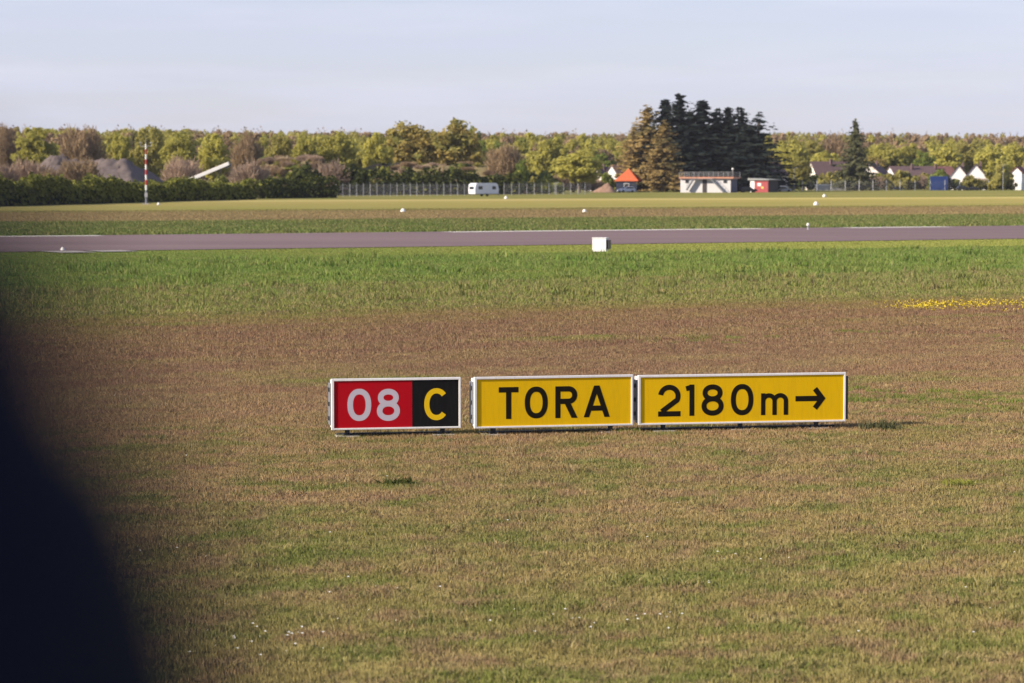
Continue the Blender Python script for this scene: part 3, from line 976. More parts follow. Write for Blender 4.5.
def crown_mesh(name, mat, w, h, base, lobes, per, leaf, seed, top=1.0, flat=1.0):
    """leafy crown: leaf clumps round many small branch lobes inside an uneven envelope"""
    rng = np.random.default_rng(seed)
    C, N = [], []
    for i in range(lobes):
        d = rng.normal(0, 1, 3); d /= np.linalg.norm(d)
        rr = rng.random() ** 0.45 * 0.86
        zz = d[2] * rr
        taper = 1.0 - 0.35 * max(zz, 0) ** 1.5 * top
        c = np.array([d[0] * rr * w / 2 * taper, d[1] * rr * w / 2 * taper, base + h / 2 + zz * h / 2])
        lr = w * (0.07 + 0.075 * rng.random())
        n = int(per * (0.6 + 0.8 * rng.random()))
        e = rng.normal(0, 1, (n, 3)); e /= np.linalg.norm(e, axis=1)[:, None]
        rad = lr * (0.45 + 0.65 * rng.random(n))[:, None]
        C.append(c + e * rad * np.array([1, 1, .8 * flat])); N.append(e + rng.normal(0, .55, (n, 3)) + np.array([0, 0, .35]))
    C, N = np.concatenate(C), np.concatenate(N)
    C[:, 2] = np.maximum(C[:, 2], 0.15)
    sz = leaf * (0.5 + 0.9 * rng.random(len(C)))
    v, q = quads_at(C, N, sz, rng)
    return np_mesh(name, v, q, [mat], rnd=rng.random(len(q)))


def twig_mesh(name, mat, w, h, base, n, length, width, seed):
    """bare crown: many fine upright twigs"""
    rng = np.random.default_rng(seed)
    d = rng.normal(0, 1, (n, 3)); d /= np.linalg.norm(d, axis=1)[:, None]
    rr = rng.random(n) ** 0.4
    lump = 0.78 + 0.22 * np.sin(d[:, 0] * 5 + seed) * np.cos(d[:, 1] * 4 + seed * 2)
    c = np.stack([d[:, 0] * rr * w / 2 * lump, d[:, 1] * rr * w / 2 * lump, base + h / 2 + d[:, 2] * rr * h / 2 * lump], 1)
    ax = c - np.array([0, 0, base * .6]); ax /= np.linalg.norm(ax, axis=1)[:, None]
    ax = ax + rng.normal(0, .35, (n, 3)); ax[:, 2] = np.abs(ax[:, 2]); ax /= np.linalg.norm(ax, axis=1)[:, None]
    side = np.cross(ax, rng.normal(0, 1, (n, 3))); side /= np.linalg.norm(side, axis=1)[:, None]
    L_ = (length * (.5 + .8 * rng.random(n)))[:, None]; W_ = (width * (.6 + .8 * rng.random(n)))[:, None]
    v = np.stack([c - ax * L_ / 2 - side * W_, c - ax * L_ / 2 + side * W_, c + ax * L_ / 2 + side * W_ * .4, c + ax * L_ / 2 - side * W_ * .4], 1).reshape(-1, 3)
    v[:, 2] = np.maximum(v[:, 2], 0.05)
    q = np.arange(n)[:, None] * 4 + np.arange(4)[None]
    return np_mesh(name, v, q, [mat], rnd=rng.random(n))


def fir_mesh(name, mat, w, h, base, seed, levels=26, per=13, gap=0.0, shape=.66):
    """conifer crown: whorls of drooping branches with needle sprays"""
    rng = np.random.default_rng(seed)
    C, N, S = [], [], []
    for i in range(levels):
        t = ((i + rng.random()) / levels) ** 0.92
        z = base + (h - base) * t
        rmax = w / 2 * ((1 - t) ** shape) * (0.85 + .3 * rng.random()) + .06
        for j in range(max(4, int(per * (1 - .65 * t)))):
            if rng.random() < gap: continue
            a = rng.random() * 6.283
            rl = rmax * (.45 + .65 * rng.random())
            k = max(4, int(rl * 4.2))
            f = (np.arange(k) + .6) / k
            zj = rng.normal(0, .35)
            dz = zj - .26 * rl * f ** 1.2 + .16 * rl * f ** 3
            px = np.stack([np.cos(a) * rl * f, np.sin(a) * rl * f, z + dz], 1) + rng.normal(0, .14, (k, 3))
            C.append(px)
            N.append(np.stack([np.cos(a) * .7 + rng.normal(0, .6, k), np.sin(a) * .7 + rng.normal(0, .6, k), .5 + rng.normal(0, .5, k)], 1))
            S.append(.33 * (1.2 - .6 * f) * (.6 + .7 * rng.random(k)) * (1 - .35 * t))
    C, N, S = np.concatenate(C), np.concatenate(N), np.concatenate(S)
    C[:, 2] = np.maximum(C[:, 2], .2)
    v, q = quads_at(C, N, S, rng)
    return np_mesh(name, v, q, [mat], rnd=rng.random(len(q)))


def trunk_mesh(name, h, r, seed, limbs=6, lean=.05, reach=2.5):
    rnd = random.Random(seed)
    m = MB()
    p, rr = Vector((0, 0, -.2)), r
    n = 6
    stops = []
    for i in range(n):
        q = Vector((rnd.gauss(0, lean), rnd.gauss(0, lean), h * (i + 1) / n))
        m.tube(p, q, rr, rr * .8, 7, caps=(i in (0, n - 1)))
        p, rr = q, rr * .8
        stops.append((q.copy(), rr))
    for i in range(limbs):
        q, qr = stops[rnd.randint(1, n - 1)]
        a = rnd.random() * 6.283
        e = q + Vector((math.cos(a) * reach, math.sin(a) * reach, reach * rnd.uniform(.4, 1.2)))
        m.tube(q, e, qr * .6, qr * .2, 6)
    me = bpy.data.meshes.new(name)
    me.from_pydata(m.v, [], m.f)
    me.materials.append(M["bark"])
    me.update()
    return me


# kind: (crown mesh, trunk mesh, height, width)
KIND = {}
def leafy(key, mat, w, h, base, lobes, per, leaf, seed, **kw):
    KIND[key] = (crown_mesh("crown", mat, w, h - base, base, lobes, per, leaf, seed, **kw), trunk_mesh("trunk", h * .62, w * .028 + .06, seed, reach=w * .22), h, w)
leafy("spring_a", L["spring"], 10, 13, 1.5, 111, 41, .27, 1)
leafy("spring_b", L["spring"], 9, 13, 1.2, 97, 41, .27, 2)
leafy("spring_c", L["spring"], 11, 13, 1.6, 126, 37, .27, 3)
leafy("olive_a", L["olive"], 10, 13, 1.5, 111, 37, .27, 4)
leafy("olive_b", L["olive"], 9, 13, 1.3, 97, 37, .27, 5)
leafy("green_a", L["green"], 9, 13, 1.2, 106, 41, .27, 6)
leafy("gold_a", L["gold"], 11, 15, 1.4, 135, 39, .27, 7)
leafy("gold_b", L["gold"], 10, 15, 1.6, 120, 39, .27, 8)
leafy("brown_a", L["twig"], 10, 13, 1.5, 110, 38, .26, 9)
leafy("brown_b", L["twig"], 9, 13, 1.5, 100, 38, .26, 10)
for key, mt, w_, h_, b_, n_, sd_ in (("bare_a", L["twig"], 10, 13, 2.0, 4600, 11), ("bare_b", L["twig"], 9, 13, 2.2, 4200, 12), ("bare_bush_a", L["twig_pink"], 9, 6, .1, 2400, 13), ("bare_bush_b", L["twig"], 9, 6, .1, 2400, 14)):
    KIND[key] = (twig_mesh("crown", mt, w_, h_ - b_, b_, n_, 1.5, .085, sd_), trunk_mesh("trunk", h_ * .6, .22, sd_, 9, reach=w_ * .25), h_, w_)
for key, mt, w_, h_, b_, sd_, gap, lv in (("fir_a", L["fir"], 8, 22, 1.5, 31, .0, 46), ("fir_b", L["fir"], 8.5, 22, 1.8, 32, .05, 46), ("fir_c", L["fir"], 9, 22, 2.2, 33, .25, 30), ("fir_brown", L["fir_brown"], 9, 20, 1.2, 34, .03, 44), ("fir_olive", L["fir_olive"], 9, 17, .8, 35, .05, 38)):
    KIND[key] = (fir_mesh("crown", mt, w_, h_, b_, sd_, lv, 19 if gap < .1 else 15, gap, .56 if key == "fir_brown" else .66), trunk_mesh("trunk", h_ * .93, .32, sd_, 0, .03), h_, w_)
def bush(key, mat, w, h, lobes, per, leaf, seed):
    KIND[key] = (crown_mesh("crown", mat, w, h, .0, lobes, per, leaf, seed, top=.3), trunk_mesh("trunk", h * .6, .09, seed, 6, reach=w * .2), h, w)
bush("bush_green", L["green"], 6, 4, 26, 40, .30, 41)
bush("bush_olive", L["olive"], 6, 4, 26, 40, .30, 42)
bush("bush_hedge", L["hedge"], 6, 4, 26, 40, .30, 43)
bush("bush_dark", L["hedge_dark"], 6, 4, 26, 40, .30, 44)


def tree(name, kind, px, top, dist, wpx, label, cat="tree", group=None, base_y=None):
    """a tree whose tip stands at picture height top; wpx is its width in the picture"""
    cm, tm, h, w_ = KIND[kind]
    p = atd(px, 190, dist); z = atd(px, top, dist).z
    root = empty(name, (p.x, dist, 0), random.random() * 6.283)
    sx = wpx * dist / FPX / w_
    root.scale = (sx, sx, z / h)
    tag(root, label, cat, group)
    for nm, me in (("crown", cm), ("trunk", tm)):
        o = bpy.data.objects.new(nm, me); COL.objects.link(o); o.parent = root
    return root


T = [
    # name, kind, px, top row, distance, width px, label
    ("bare_tree", "bare_a", 4, 124, 640, 44, "reddish brown bare tree at the left end of the far tree line"),
    ("spring_tree", "spring_a", 36, 125, 630, 48, "pale yellow green tree above the grey heap at far left, between two brown trees"),
    ("bare_tree", "bare_b", 82, 123, 650, 58, "broad orange brown tree behind the top of the grey heaps"),
    ("spring_tree", "spring_b", 120, 127, 640, 30, "narrow yellow green tree just left of the striped mast"),
    ("green_tree", "olive_b", 150, 122, 660, 38, "taller green tree right behind the tip of the striped mast"),
    ("spring_tree", "spring_c", 180, 128, 640, 40, "round yellow green tree right of the striped mast"),
    ("spring_tree", "spring_a", 213, 131, 650, 36, "yellow green tree standing above the white conveyor"),
    ("bare_tree", "bare_a", 248, 130, 660, 36, "thin brownish tree just right of the white conveyor"),
    ("olive_tree", "olive_a", 282, 131, 650, 40, "olive tree behind the left half of the grassy bank"),
    ("spring_tree", "spring_b", 306, 130, 645, 36, "yellow green tree behind the crest of the grassy bank"),
    ("spring_tree", "spring_c", 337, 127, 650, 46, "broad yellow green tree above the right end of the long hedge"),
    ("spring_tree", "spring_a", 378, 130, 660, 34, "light green tree at the left foot of the tall golden trees"),
    ("golden_tree", "gold_a", 407, 114, 690, 66, "tall golden tree, the left one of the high pair above the caravan"),
    ("golden_tree", "gold_b", 456, 116, 690, 64, "tall golden tree, the right one of the high pair above the caravan"),
    ("olive_tree", "olive_b", 432, 127, 700, 40, "olive tree filling the gap between the two tall golden trees"),
    ("green_tree", "green_a", 474, 121, 700, 26, "dark green narrow tree against the right side of the tall golden pair"),
    ("bare_tree", "bare_b", 506, 142, 650, 46, "low reddish brown bare tree above the right end of the caravan"),
    ("green_tree", "green_a", 522, 156, 640, 15, "small bright green column shaped tree right of the caravan"),
    ("spring_tree", "spring_b", 552, 133, 800, 44, "yellow green tree left of and behind the round roadside tree"),
    ("round_tree", "spring_a", 579, 149, 690, 54, "round yellow green tree in front of the small cream gable"),
    ("green_tree", "green_a", 602, 150, 800, 34, "dark leaved tree between the cream gable and the orange roof"),
    ("fir_tree", "fir_brown", 647, 107, 742, 84, "tall brown needled fir at the left side of the dark fir group"),
    ("fir_tree", "fir_brown", 634, 126, 756, 50, "shorter brown fir at the outer left foot of the fir group"),
    ("fir_tree", "fir_brown", 664, 122, 722, 62, "brown fir low in front of the dark firs, above the white railing building's left end"),
    ("fir_tree", "fir_a", 665, 100, 745, 93, "dark fir just right of the tall brown one"),
    ("fir_tree", "fir_b", 679, 97, 740, 111, "tallest dark fir in the middle of the group"),
    ("fir_tree", "fir_a", 702, 101, 742, 116, "broad dark fir second highest in the group, right of the tallest"),
    ("fir_tree", "fir_b", 717, 111, 748, 82, "narrow dark fir in the saddle right of the two highest"),
    ("fir_tree", "fir_a", 728, 108, 744, 89, "dark fir third from the right of the fir group"),
    ("fir_tree", "fir_b", 740, 110, 738, 100, "dark fir second from the right of the fir group"),
    ("fir_tree", "fir_c", 758, 113, 735, 111, "open branched fir at the right end of the dark group"),
    ("fir_tree", "fir_a", 690, 112, 765, 67, "dark fir in the second row between the two highest firs"),
    ("fir_tree", "fir_b", 749, 128, 760, 59, "lower dark fir in the second row left of the open branched one"),
    ("spring_tree", "spring_a", 792, 138, 930, 44, "yellow green tree right of the dark fir group"),
    ("olive_tree", "olive_b", 812, 137, 940, 40, "olive tree behind the left end of the long brown roof"),
    ("bare_tree", "bare_a", 836, 133, 960, 46, "brown bare tree behind the lone fir's left side"),
    ("green_tree", "spring_b", 826, 148, 915, 40, "bright green low tree directly above the long brown roof"),
    ("fir_tree", "fir_olive", 855, 121, 800, 55, "lone grey green fir standing apart at right"),
    ("olive_tree", "olive_a", 802, 158, 800, 26, "low olive tree at the left end of the long brown roof"),
    ("spring_tree", "spring_c", 886, 140, 950, 46, "yellow green tree right of the lone fir"),
    ("spring_tree", "spring_b", 908, 141, 955, 34, "pale green tree behind the brown roofs at right"),
    ("green_tree", "green_a", 923, 148, 930, 28, "dark green tree above the blue container"),
    ("spring_tree", "spring_a", 945, 142, 950, 40, "yellow green tree just left of the two white gables"),
    ("olive_tree", "olive_a", 968, 140, 960, 40, "olive tree behind the taller white gable"),
    ("spring_tree", "spring_c", 992, 142, 920, 42, "yellow green tree right of the two white gables"),
    ("spring_tree", "spring_b", 1016, 140, 940, 40, "yellow green tree above the house at the right edge"),
    ("bare_bush", "bare_bush_a", 26, 158, 506, 62, "pinkish bare bush in front of the grey heap at far left"),
    ("bare_bush", "bare_bush_a", 2, 163, 470, 40, "pinkish bare bush above the hedge at the very left edge"),
    ("bare_bush", "bare_bush_b", 80, 157, 503, 56, "large brown bare bush in front of the sharp edged heap"),
    ("bare_bush", "bare_bush_b", 50, 168, 495, 34, "low tan bush over the hedge in front of the grey heap"),
    ("bare_bush", "bare_bush_a", 182, 156, 590, 50, "pinkish bare bush behind the foot of the white conveyor"),
    ("bare_bush", "bare_bush_a", 250, 160, 575, 44, "pinkish bare bush at the left end of the grassy bank"),
    ("bare_bush", "bare_bush_a", 332, 160, 590, 46, "pinkish bare bush at the right end of the grassy bank"),
    ("bush", "bush_dark", 304, 164, 565, 36, "dark green bush on the right half of the grassy bank"),
    ("bush", "bush_hedge", 30, 173, 480, 26, "yellow green bush rising from the hedge at far left"),
    ("bush", "bush_dark", 354, 166, 590, 38, "rounded dark bush right of the grassy bank"),
    ("bush", "bush_olive", 785, 168, 790, 30, "ochre bush right of the small red shed"),
    ("bush", "bush_olive", 833, 171, 826, 40, "ochre bush under the long brown roof"),
    ("bush", "bush_olive", 905, 170, 836, 34, "olive bush in front of the brown roofs at right"),
    ("bush", "bush_green", 864, 176, 834, 22, "green bush below the small cream gable right of the lone fir"),
    ("bush", "bush_olive", 888, 173, 835, 20, "small olive bush left of the brown roofs at right"),
    ("bush", "bush_green", 938, 169, 820, 26, "green bush directly behind the blue container"),
    ("bush", "bush_olive", 972, 175, 815, 24, "small olive bush in front of the two white gables"),
    ("bush", "bush_olive", 998, 163, 820, 30, "tall olive bush between the white gables and the right edge house"),
]
for t in T:
    tree(*t[:6], t[6], "fir" if "fir" in t[0] else ("bush" if "bush" in t[0] else "tree"))

# the wood behind: one mass of trees
def joined(a, b):
    """crown and trunk of a kind in one mesh, for the far wood"""
    va = np.zeros(len(a.vertices) * 3, np.float32); a.vertices.foreach_get("co", va)
    m = MB()
    me = a.copy()
    return me


rng = np.random.default_rng(77)
order = ["spring_a", "spring_b", "spring_c", "olive_a", "olive_b", "green_a", "gold_a", "brown_a", "brown_b"]
pr = [KIND[k][0] for k in order]
hs = np.array([KIND[k][2] for k in order]); ws = np.array([KIND[k][3] for k in order])
P_, I_, S_, R_ = [], [], [], []
def wood_row(dl, dr, toprow, step, wts, jit=14, hj=.10, x0=-.21, x1=.21):
    X = x0
    while X < x1:
        f = (X - x0) / (x1 - x0)
        d = dl + (dr - dl) * f + random.uniform(-jit, jit)
        t = toprow(CX + X * FPX) if callable(toprow) else toprow
        z = ((HZ - t) / FPX * d + H) * random.uniform(1 - hj * 1.6, 1 + hj * .5)
        i = int(rng.choice(len(order), p=np.array(wts) / sum(wts)))
        P_.append((X * d, d, 0)); I_.append(i)
        s = random.uniform(.85, 1.2)
        S_.append((s, s, z / hs[i])); R_.append(random.random() * 6.28)
        X += step / d * random.uniform(.7, 1.3)
LEFT = [3, 3, 3, 2, 2, 1, .6, 2, 2]
BACK = [1, 1, 1, 2, 2, .3, 1, 5, 5]
wood_row(690, 1020, lambda x: np.interp(x, [0, 330, 480, 560, 800, 1024], [136, 138, 143, 144, 150, 152]), 5.5, LEFT, hj=.12)
wood_row(715, 1050, lambda x: np.interp(x, [0, 330, 480, 560, 800, 1024], [129, 132, 136, 138, 145, 147]), 5, LEFT)
wood_row(745, 1100, lambda x: np.interp(x, [0, 330, 480, 560, 760, 1024], [125, 130, 133, 134, 142, 143]), 4.6, LEFT, hj=.06)
wood_row(790, 1160, lambda x: np.interp(x, [0, 330, 480, 560, 760, 1024], [124, 129, 131, 132, 138, 140]), 4.6, LEFT, hj=.05)
wood_row(850, 1220, lambda x: np.interp(x, [0, 330, 480, 560, 760, 1024], [124, 129, 130, 131, 135, 137]), 4.4, BACK, hj=.035)
wood_row(930, 1300, lambda x: np.interp(x, [0, 330, 480, 560, 760, 1024], [124, 129, 130, 131, 131, 133]), 4, BACK, hj=.025)
wood_row(1020, 1400, lambda x: np.interp(x, [0, 330, 480, 560, 760, 1024], [125, 129, 130, 130, 129, 131]), 4, BACK, hj=.02)
n = len(P_)
scatter("forest", pr, np.array(P_), np.array(R_), np.array(S_), np.array(I_), "far mixed spring wood along the horizon in yellow green and brown", "forest")

# undergrowth below the wood
order2 = ["bush_green", "bush_olive", "bush_hedge", "bush_dark", "bare_bush_a", "bare_bush_b"]
pr2 = [KIND[k][0] for k in order2]; hs2 = [KIND[k][2] for k in order2]
P2, I2, S2, R2 = [], [], [], []
def under_row(x0, x1, d0, d1, h0, h1, step, wts):
    a, b = Vector((atd(x0, 190, d0).x, d0)), Vector((atd(x1, 190, d1).x, d1))
    n = int((b - a).length / step)
    for i in range(n):
        p = a.lerp(b, (i + random.random()) / n)
        k = int(rng.choice(6, p=np.array(wts) / sum(wts)))
        z = random.uniform(h0, h1)
        s = random.uniform(.6, 1.1)
        P2.append((p.x, p.y + random.uniform(-4, 4), 0)); I2.append(k); S2.append((s, s, z / hs2[k])); R2.append(random.random() * 6.28)
under_row(-80, 400, 590, 640, 3, 5.5, 4.0, [1, 2, 1, 1, 3, 3])
under_row(330, 560, 600, 650, 2.6, 4.2, 2.6, [2, 2, 3, 4, .5, .5])
under_row(340, 520, 640, 660, 4.5, 7.0, 4, [1, 2, 1, 1, 2, 2])
under_row(480, 700, 690, 760, 3, 5.5, 3.5, [2, 2, 2, 3, 1, 1])
under_row(690, 800, 775, 790, 2.2, 4.4, 3.6, [2, 3, 2, 3, 1, 2])
under_row(800, 1100, 838, 905, 2.6, 4.6, 3.2, [2, 4, 2, 2, 1, 2])
under_row(938, 1012, 822, 826, 2.7, 3.6, 2.2, [2, 4, 1, 1, .5, .5])
under_row(798, 852, 832, 842, 4.3, 5.3, 2.4, [2, 4, 1, 1, 1, 1])
under_row(872, 934, 834, 846, 4.4, 5.4, 2.4, [2, 4, 1, 2, 1, 1])
under_row(760, 1100, 905, 990, 4, 6.5, 4.0, [3, 3, 1, 2, 1, 1])
def bank_shrubs(px, dist, wpx, hgt, depth, n, wts, h0, h1):
    w_ = wpx * dist / FPX
    for i in range(n):
        gx, gy = random.uniform(-.95, .95), random.uniform(-.9, .5)
        e = math.sqrt((max(abs(gx) - .5, 0) / .5) ** 2 + gy * gy)
        z = max(0, 1 - e ** 1.7) * hgt
        k = int(rng.choice(6, p=np.array(wts) / sum(wts)))
        s = random.uniform(.3, .6)
        P2.append((atd(px, 190, dist).x + gx * w_ / 2, dist + gy * depth / 2, z - .3)); I2.append(k); S2.append((s, s, random.uniform(h0, h1) / hs2[k])); R2.append(random.random() * 6.28)
bank_shrubs(292, 600, 100, 7.0, 26, 130, [.6, 2, 1, .7, 4, 3], .8, 2.0)
bank_shrubs(440, 655, 190, 6.4, 20, 90, [1, 2, 1, 1, 3, 3], .6, 1.6)
scatter("undergrowth", pr2, np.array(P2), np.array(R2), np.array(S2), np.array(I2), "mixed shrubs growing along the foot of the wood", "undergrowth")

# ------------------------------------------------------------------ hedges
def hedge(name, path, width, mat_a, mat_b, label, seed, dens=46, leaf=.20):
    """path: (px, ground distance, height) stations"""
    rng = np.random.default_rng(seed)
    st = [(Vector((atd(px, 190, d).x, d, 0)), h) for px, d, h in path]
    root = empty(name, st[0][0]); tag(root, label, "hedge")
    o0 = st[0][0]
    C, N = [], []
    core = MB()
    for (a, ha), (b, hb) in zip(st[:-1], st[1:]):
        d = b - a; Ln = d.length; d.normalize(); s = Vector((d.y, -d.x, 0))     # s points to the camera side
        n = int(Ln * (ha + hb) / 2 * dens)
        t = rng.random(n)
        hh = ha + (hb - ha) * t
        tl = t * Ln + 7 * seed
        bump = .96 + .13 * np.sin(tl * .9) * np.sin(tl * .37) + .14 * np.sin(tl * .23 + 2) + .08 * rng.normal(0, 1, n)
        hh = hh * bump
        ang = rng.random(n) * np.pi            # round profile from camera-side foot over the top
        prof = np.stack([np.cos(ang), np.sin(ang) ** .6], 1)
        off = prof[:, 0] * width / 2 * (.85 + .3 * rng.random(n))
        z = np.maximum(prof[:, 1] * hh * (.88 + .16 * rng.random(n)), .1)
        p = np.stack([a.x - o0.x + d.x * t * Ln + s.x * off, a.y - o0.y + d.y * t * Ln + s.y * off, z], 1)
        C.append(p)
        N.append(np.stack([s.x * prof[:, 0], s.y * prof[:, 0], prof[:, 1]], 1) + rng.normal(0, .6, (n, 3)))
        w2 = width * .22
        va = [a - o0 + s * w2, a - o0 - s * w2]; vb = [b - o0 + s * w2, b - o0 - s * w2]
        up = Vector((0, 0, 1))
        core.add([va[0], vb[0], vb[1], va[1], va[0] + up * ha * .6, vb[0] + up * hb * .6, vb[1] + up * hb * .6, va[1] + up * ha * .6],
                 [(0, 1, 5, 4), (2, 3, 7, 6), (4, 5, 6, 7), (0, 4, 7, 3), (1, 2, 6, 5)])
    C, N = np.concatenate(C), np.concatenate(N)
    sz = leaf * (.5 + .9 * rng.random(len(C)))
    v, q = quads_at(C, N, sz, rng)
    rn = rng.random(len(q))
    zf = rng.random(len(q)) * 0 + C[:, 2]
    me = np_mesh("foliage", v, q, [mat_a, mat_b], matidx=(rng.random(len(q)) < .22).astype(int), rnd=rn)
    o = bpy.data.objects.new("foliage", me); COL.objects.link(o); o.parent = root
    core.build("branches", M["hedge_wood"], root)
    return root


hedge("hedge", [(-80, 350, 3.6), (0, 372, 3.4), (60, 395, 3.3), (130, 425, 3.1), (150, 436, 3.0), (215, 470, 3.1), (252, 482, 3.0)], 3.2, L["hedge"], L["hedge_dark"], "long dark green hedge along the left edge of the far field", 5)
hedge("hedge", [(255, 500, 3.0), (290, 512, 3.3), (334, 520, 3.4)], 3.6, L["hedge_dark"], L["hedge"], "short darker hedge block at the right end of the long hedge", 6)
hedge("hedge", [(338, 606, 4.6), (420, 612, 5.0), (520, 622, 4.6)], 3.0, L["hedge_dark"], L["hedge"], "dark hedge row behind the wire fence and the caravan", 7, 18, .28)

# ------------------------------------------------------------------ heaps and banks
def heap(name, px, dist, wpx, toprow, depth, mat, label, cat, ridge=.15, seed=1, sharp=1.0, skew=0.0, square=False, yaw=0.0):
    rnd = np.random.default_rng(seed)
    w_ = wpx * dist / FPX
    h_ = atd(px, toprow, dist).z
    n, mrows = 56, 30
    gx, gy = np.meshgrid(np.linspace(-1, 1, n), np.linspace(-1, 1, mrows))
    e = np.sqrt(np.maximum(np.abs(gx - skew * (1 - np.abs(gx))) - ridge, 0) ** 2 / (1 - ridge) ** 2 + gy ** 2)
    if square: e = np.maximum(np.maximum(np.abs(gx) - ridge, 0) / (1 - ridge), np.abs(gy))
    z = np.clip(1 - e ** sharp, 0, 1)
    ph = rnd.random(6) * 6
    bump = 1 + .06 * np.sin(gx * 7 + ph[0]) * np.cos(gy * 4 + ph[1]) + .04 * np.sin(gx * 17 + ph[2]) * np.sin(gy * 9 + ph[3]) + .03 * rnd.normal(0, 1, gx.shape)
    z = z * bump * h_ - .05
    v = np.stack([gx * w_ / 2, gy * depth / 2, z], 2).reshape(-1, 3)
    i = (np.arange(mrows - 1)[:, None] * n + np.arange(n - 1)[None]).ravel()
    q = np.stack([i, i + 1, i + n + 1, i + n], 1)
    me = np_mesh(name, v, q, [mat])
    me.polygons.foreach_set("use_smooth", [True] * len(q))
    o = bpy.data.objects.new(name, me); COL.objects.link(o)
    o.location = (atd(px, 190, dist).x, dist, 0)
    o.rotation_euler.z = yaw
    return tag(o, label, cat)


heap("gravel_heap", 57, 585, 100, 153.5, 22, M["gravel"], "grey gravel heap at far left, half hidden by bare bushes", "heap", .08, 2)
heap("gravel_heap", 98, 530, 146, 159, 30, M["gravel"], "sharp edged grey gravel heap with a dark shaded right flank", "heap", .40, 3, square=True, yaw=R(-14))
heap("grassy_bank", 292, 600, 100, 158.5, 26, M["bank"], "low tan grassy bank behind the end of the long hedge", "bank", .45, 4, 1.6)
heap("grassy_bank", 440, 655, 190, 165, 20, M["bank"], "long low grassy bank under the tall golden trees", "bank", .7, 5, 1.8)

heap("earth_heap", 604, 708, 26, 183.0, 8, M["earth"], "small brown earth heap left of the orange roofed house", "heap", .12, 6, 1.0, .3)

# conveyor
a, b = atd(186, 181.5, 540), atd(229, 163.6, 540)
root = empty("conveyor", (a.x, 540, 0)); tag(root, "sloping white conveyor boom rising right over the hedge", "conveyor")
a, b = a - Vector((a.x, 540, 0)), b - Vector((a.x, 540, 0))
m = MB(); m.beam(a, b, 1.2, .55); m.build("boom", M["white_plain"], root)
m = MB(); m.beam(a + Vector((0, 0, .34)), b + Vector((0, 0, .34)), .9, .1); m.build("belt", M["cream"], root)
m = MB(); m.beam(b - (b - a) * .08 - Vector((0, 0, .55)), b + (b - a) * .05 - Vector((0, 0, .3)), 1.0, .5); m.build("drive_drum", M["dark_metal"], root)
for t in (.35, .8):
    p = a.lerp(b, t)
    for s in (-.5, .5):
        m = MB(); m.beam((p.x - .8, s, 0), (p.x, s, p.z - .28), .14, .14); m.build("leg", M["dark_metal"], root)

# ------------------------------------------------------------------ fences
def fence(label, path, spacing, hgt, wires, wire=.3, r=.042):
    st = [Vector((atd(px, 190, d).x, d, 0)) for px, d in path]
    root = empty("wire_fence", st[0]); tag(root, label, "fence")
    o0 = st[0]
    mesh_ = MB()
    for a, b in zip(st[:-1], st[1:]):
        n = max(1, round((b - a).length / spacing))
        for i in range(n):
            p = a.lerp(b, i / n) - o0
            m = MB(); m.tube(p + Vector((0, 0, -.1)), p + Vector((0, 0, hgt)), r, n=6)
            m.tube(p + Vector((0, 0, hgt)), p + Vector((-.12, -.25, hgt + .3)), r * .8, n=6)
            m.build("post", M["fence_post"], root)
        for z in np.linspace(.15, hgt - .05, wires):
            mesh_.tube(a - o0 + Vector((0, .07, z)), b - o0 + Vector((0, .07, z)), .012, n=4, caps=False)
        k = int((b - a).length / wire)
        for i in range(k):
            p = a.lerp(b, i / k) - o0 + Vector((0, .07, 0))
            mesh_.tube(p + Vector((0, 0, .1)), p + Vector((0, 0, hgt - .05)), .009, n=3, caps=False)
    mesh_.build("wire_mesh", M["galv"], root)
    return root


fence("close posted wire fence left of and behind the white caravan", [(336, 555), (430, 572), (478, 580)], 1.7, 2.4, 8)
fence("wire fence between the caravan and the earth heap", [(504, 600), (592, 628)], 2.9, 2.4, 5, .5)
fence("long wire fence with pale posts in front of the houses at right", [(788, 765), (900, 800), (1100, 850)], 6.0, 2.7, 6, .6, .095)

# ------------------------------------------------------------------ vehicles
def car(name, px, dist, yaw, paintm, label, cat="car", s=1.0, Ln=4.3):
    p = atd(px, 190, dist)
    root = empty(name, (p.x, dist, 0), yaw); tag(root, label, cat)
    root.scale = (s, s, s)
    h = Ln / 2
    m = MB(); m.prism([(-h, .3), (h, .3), (h, .62), (h - .1, .82), (h - 1.1, .92), (h - 1.8, 1.42), (-h + .7, 1.45), (-h + .15, .95), (-h, .8)], -.85, .85)
    m.build("body", paintm, root, bevel=.05)
    for y in (-.855, .852):
        m = MB(); m.prism([(h - 1.35, .95), (h - 1.85, 1.34), (-h + .8, 1.36), (-h + .35, .97)], y, y + .004); m.build("window", M["glass"], root)
    m = MB()
    m.add([(h - 1.12, -.7, .945), (h - 1.12, .7, .945), (h - 1.76, .65, 1.40), (h - 1.76, -.65, 1.40)], [(0, 1, 2, 3)])
    m.build("windscreen", M["glass"], root, loc=(.02, 0, .02))
    for x in (-h + .8, h - .85):
        for y in (-.86, .66):
            m = MB(); m.tube((x, y, .32), (x, y + .2, .32), .32, n=16); m.build("wheel", M["rubber"], root)
    for y in (-.6, .6):
        m = MB(); m.box(h - .02, h + .02, y - .15, y + .15, .6, .74); m.build("headlight", M["marker"], root)
    return root


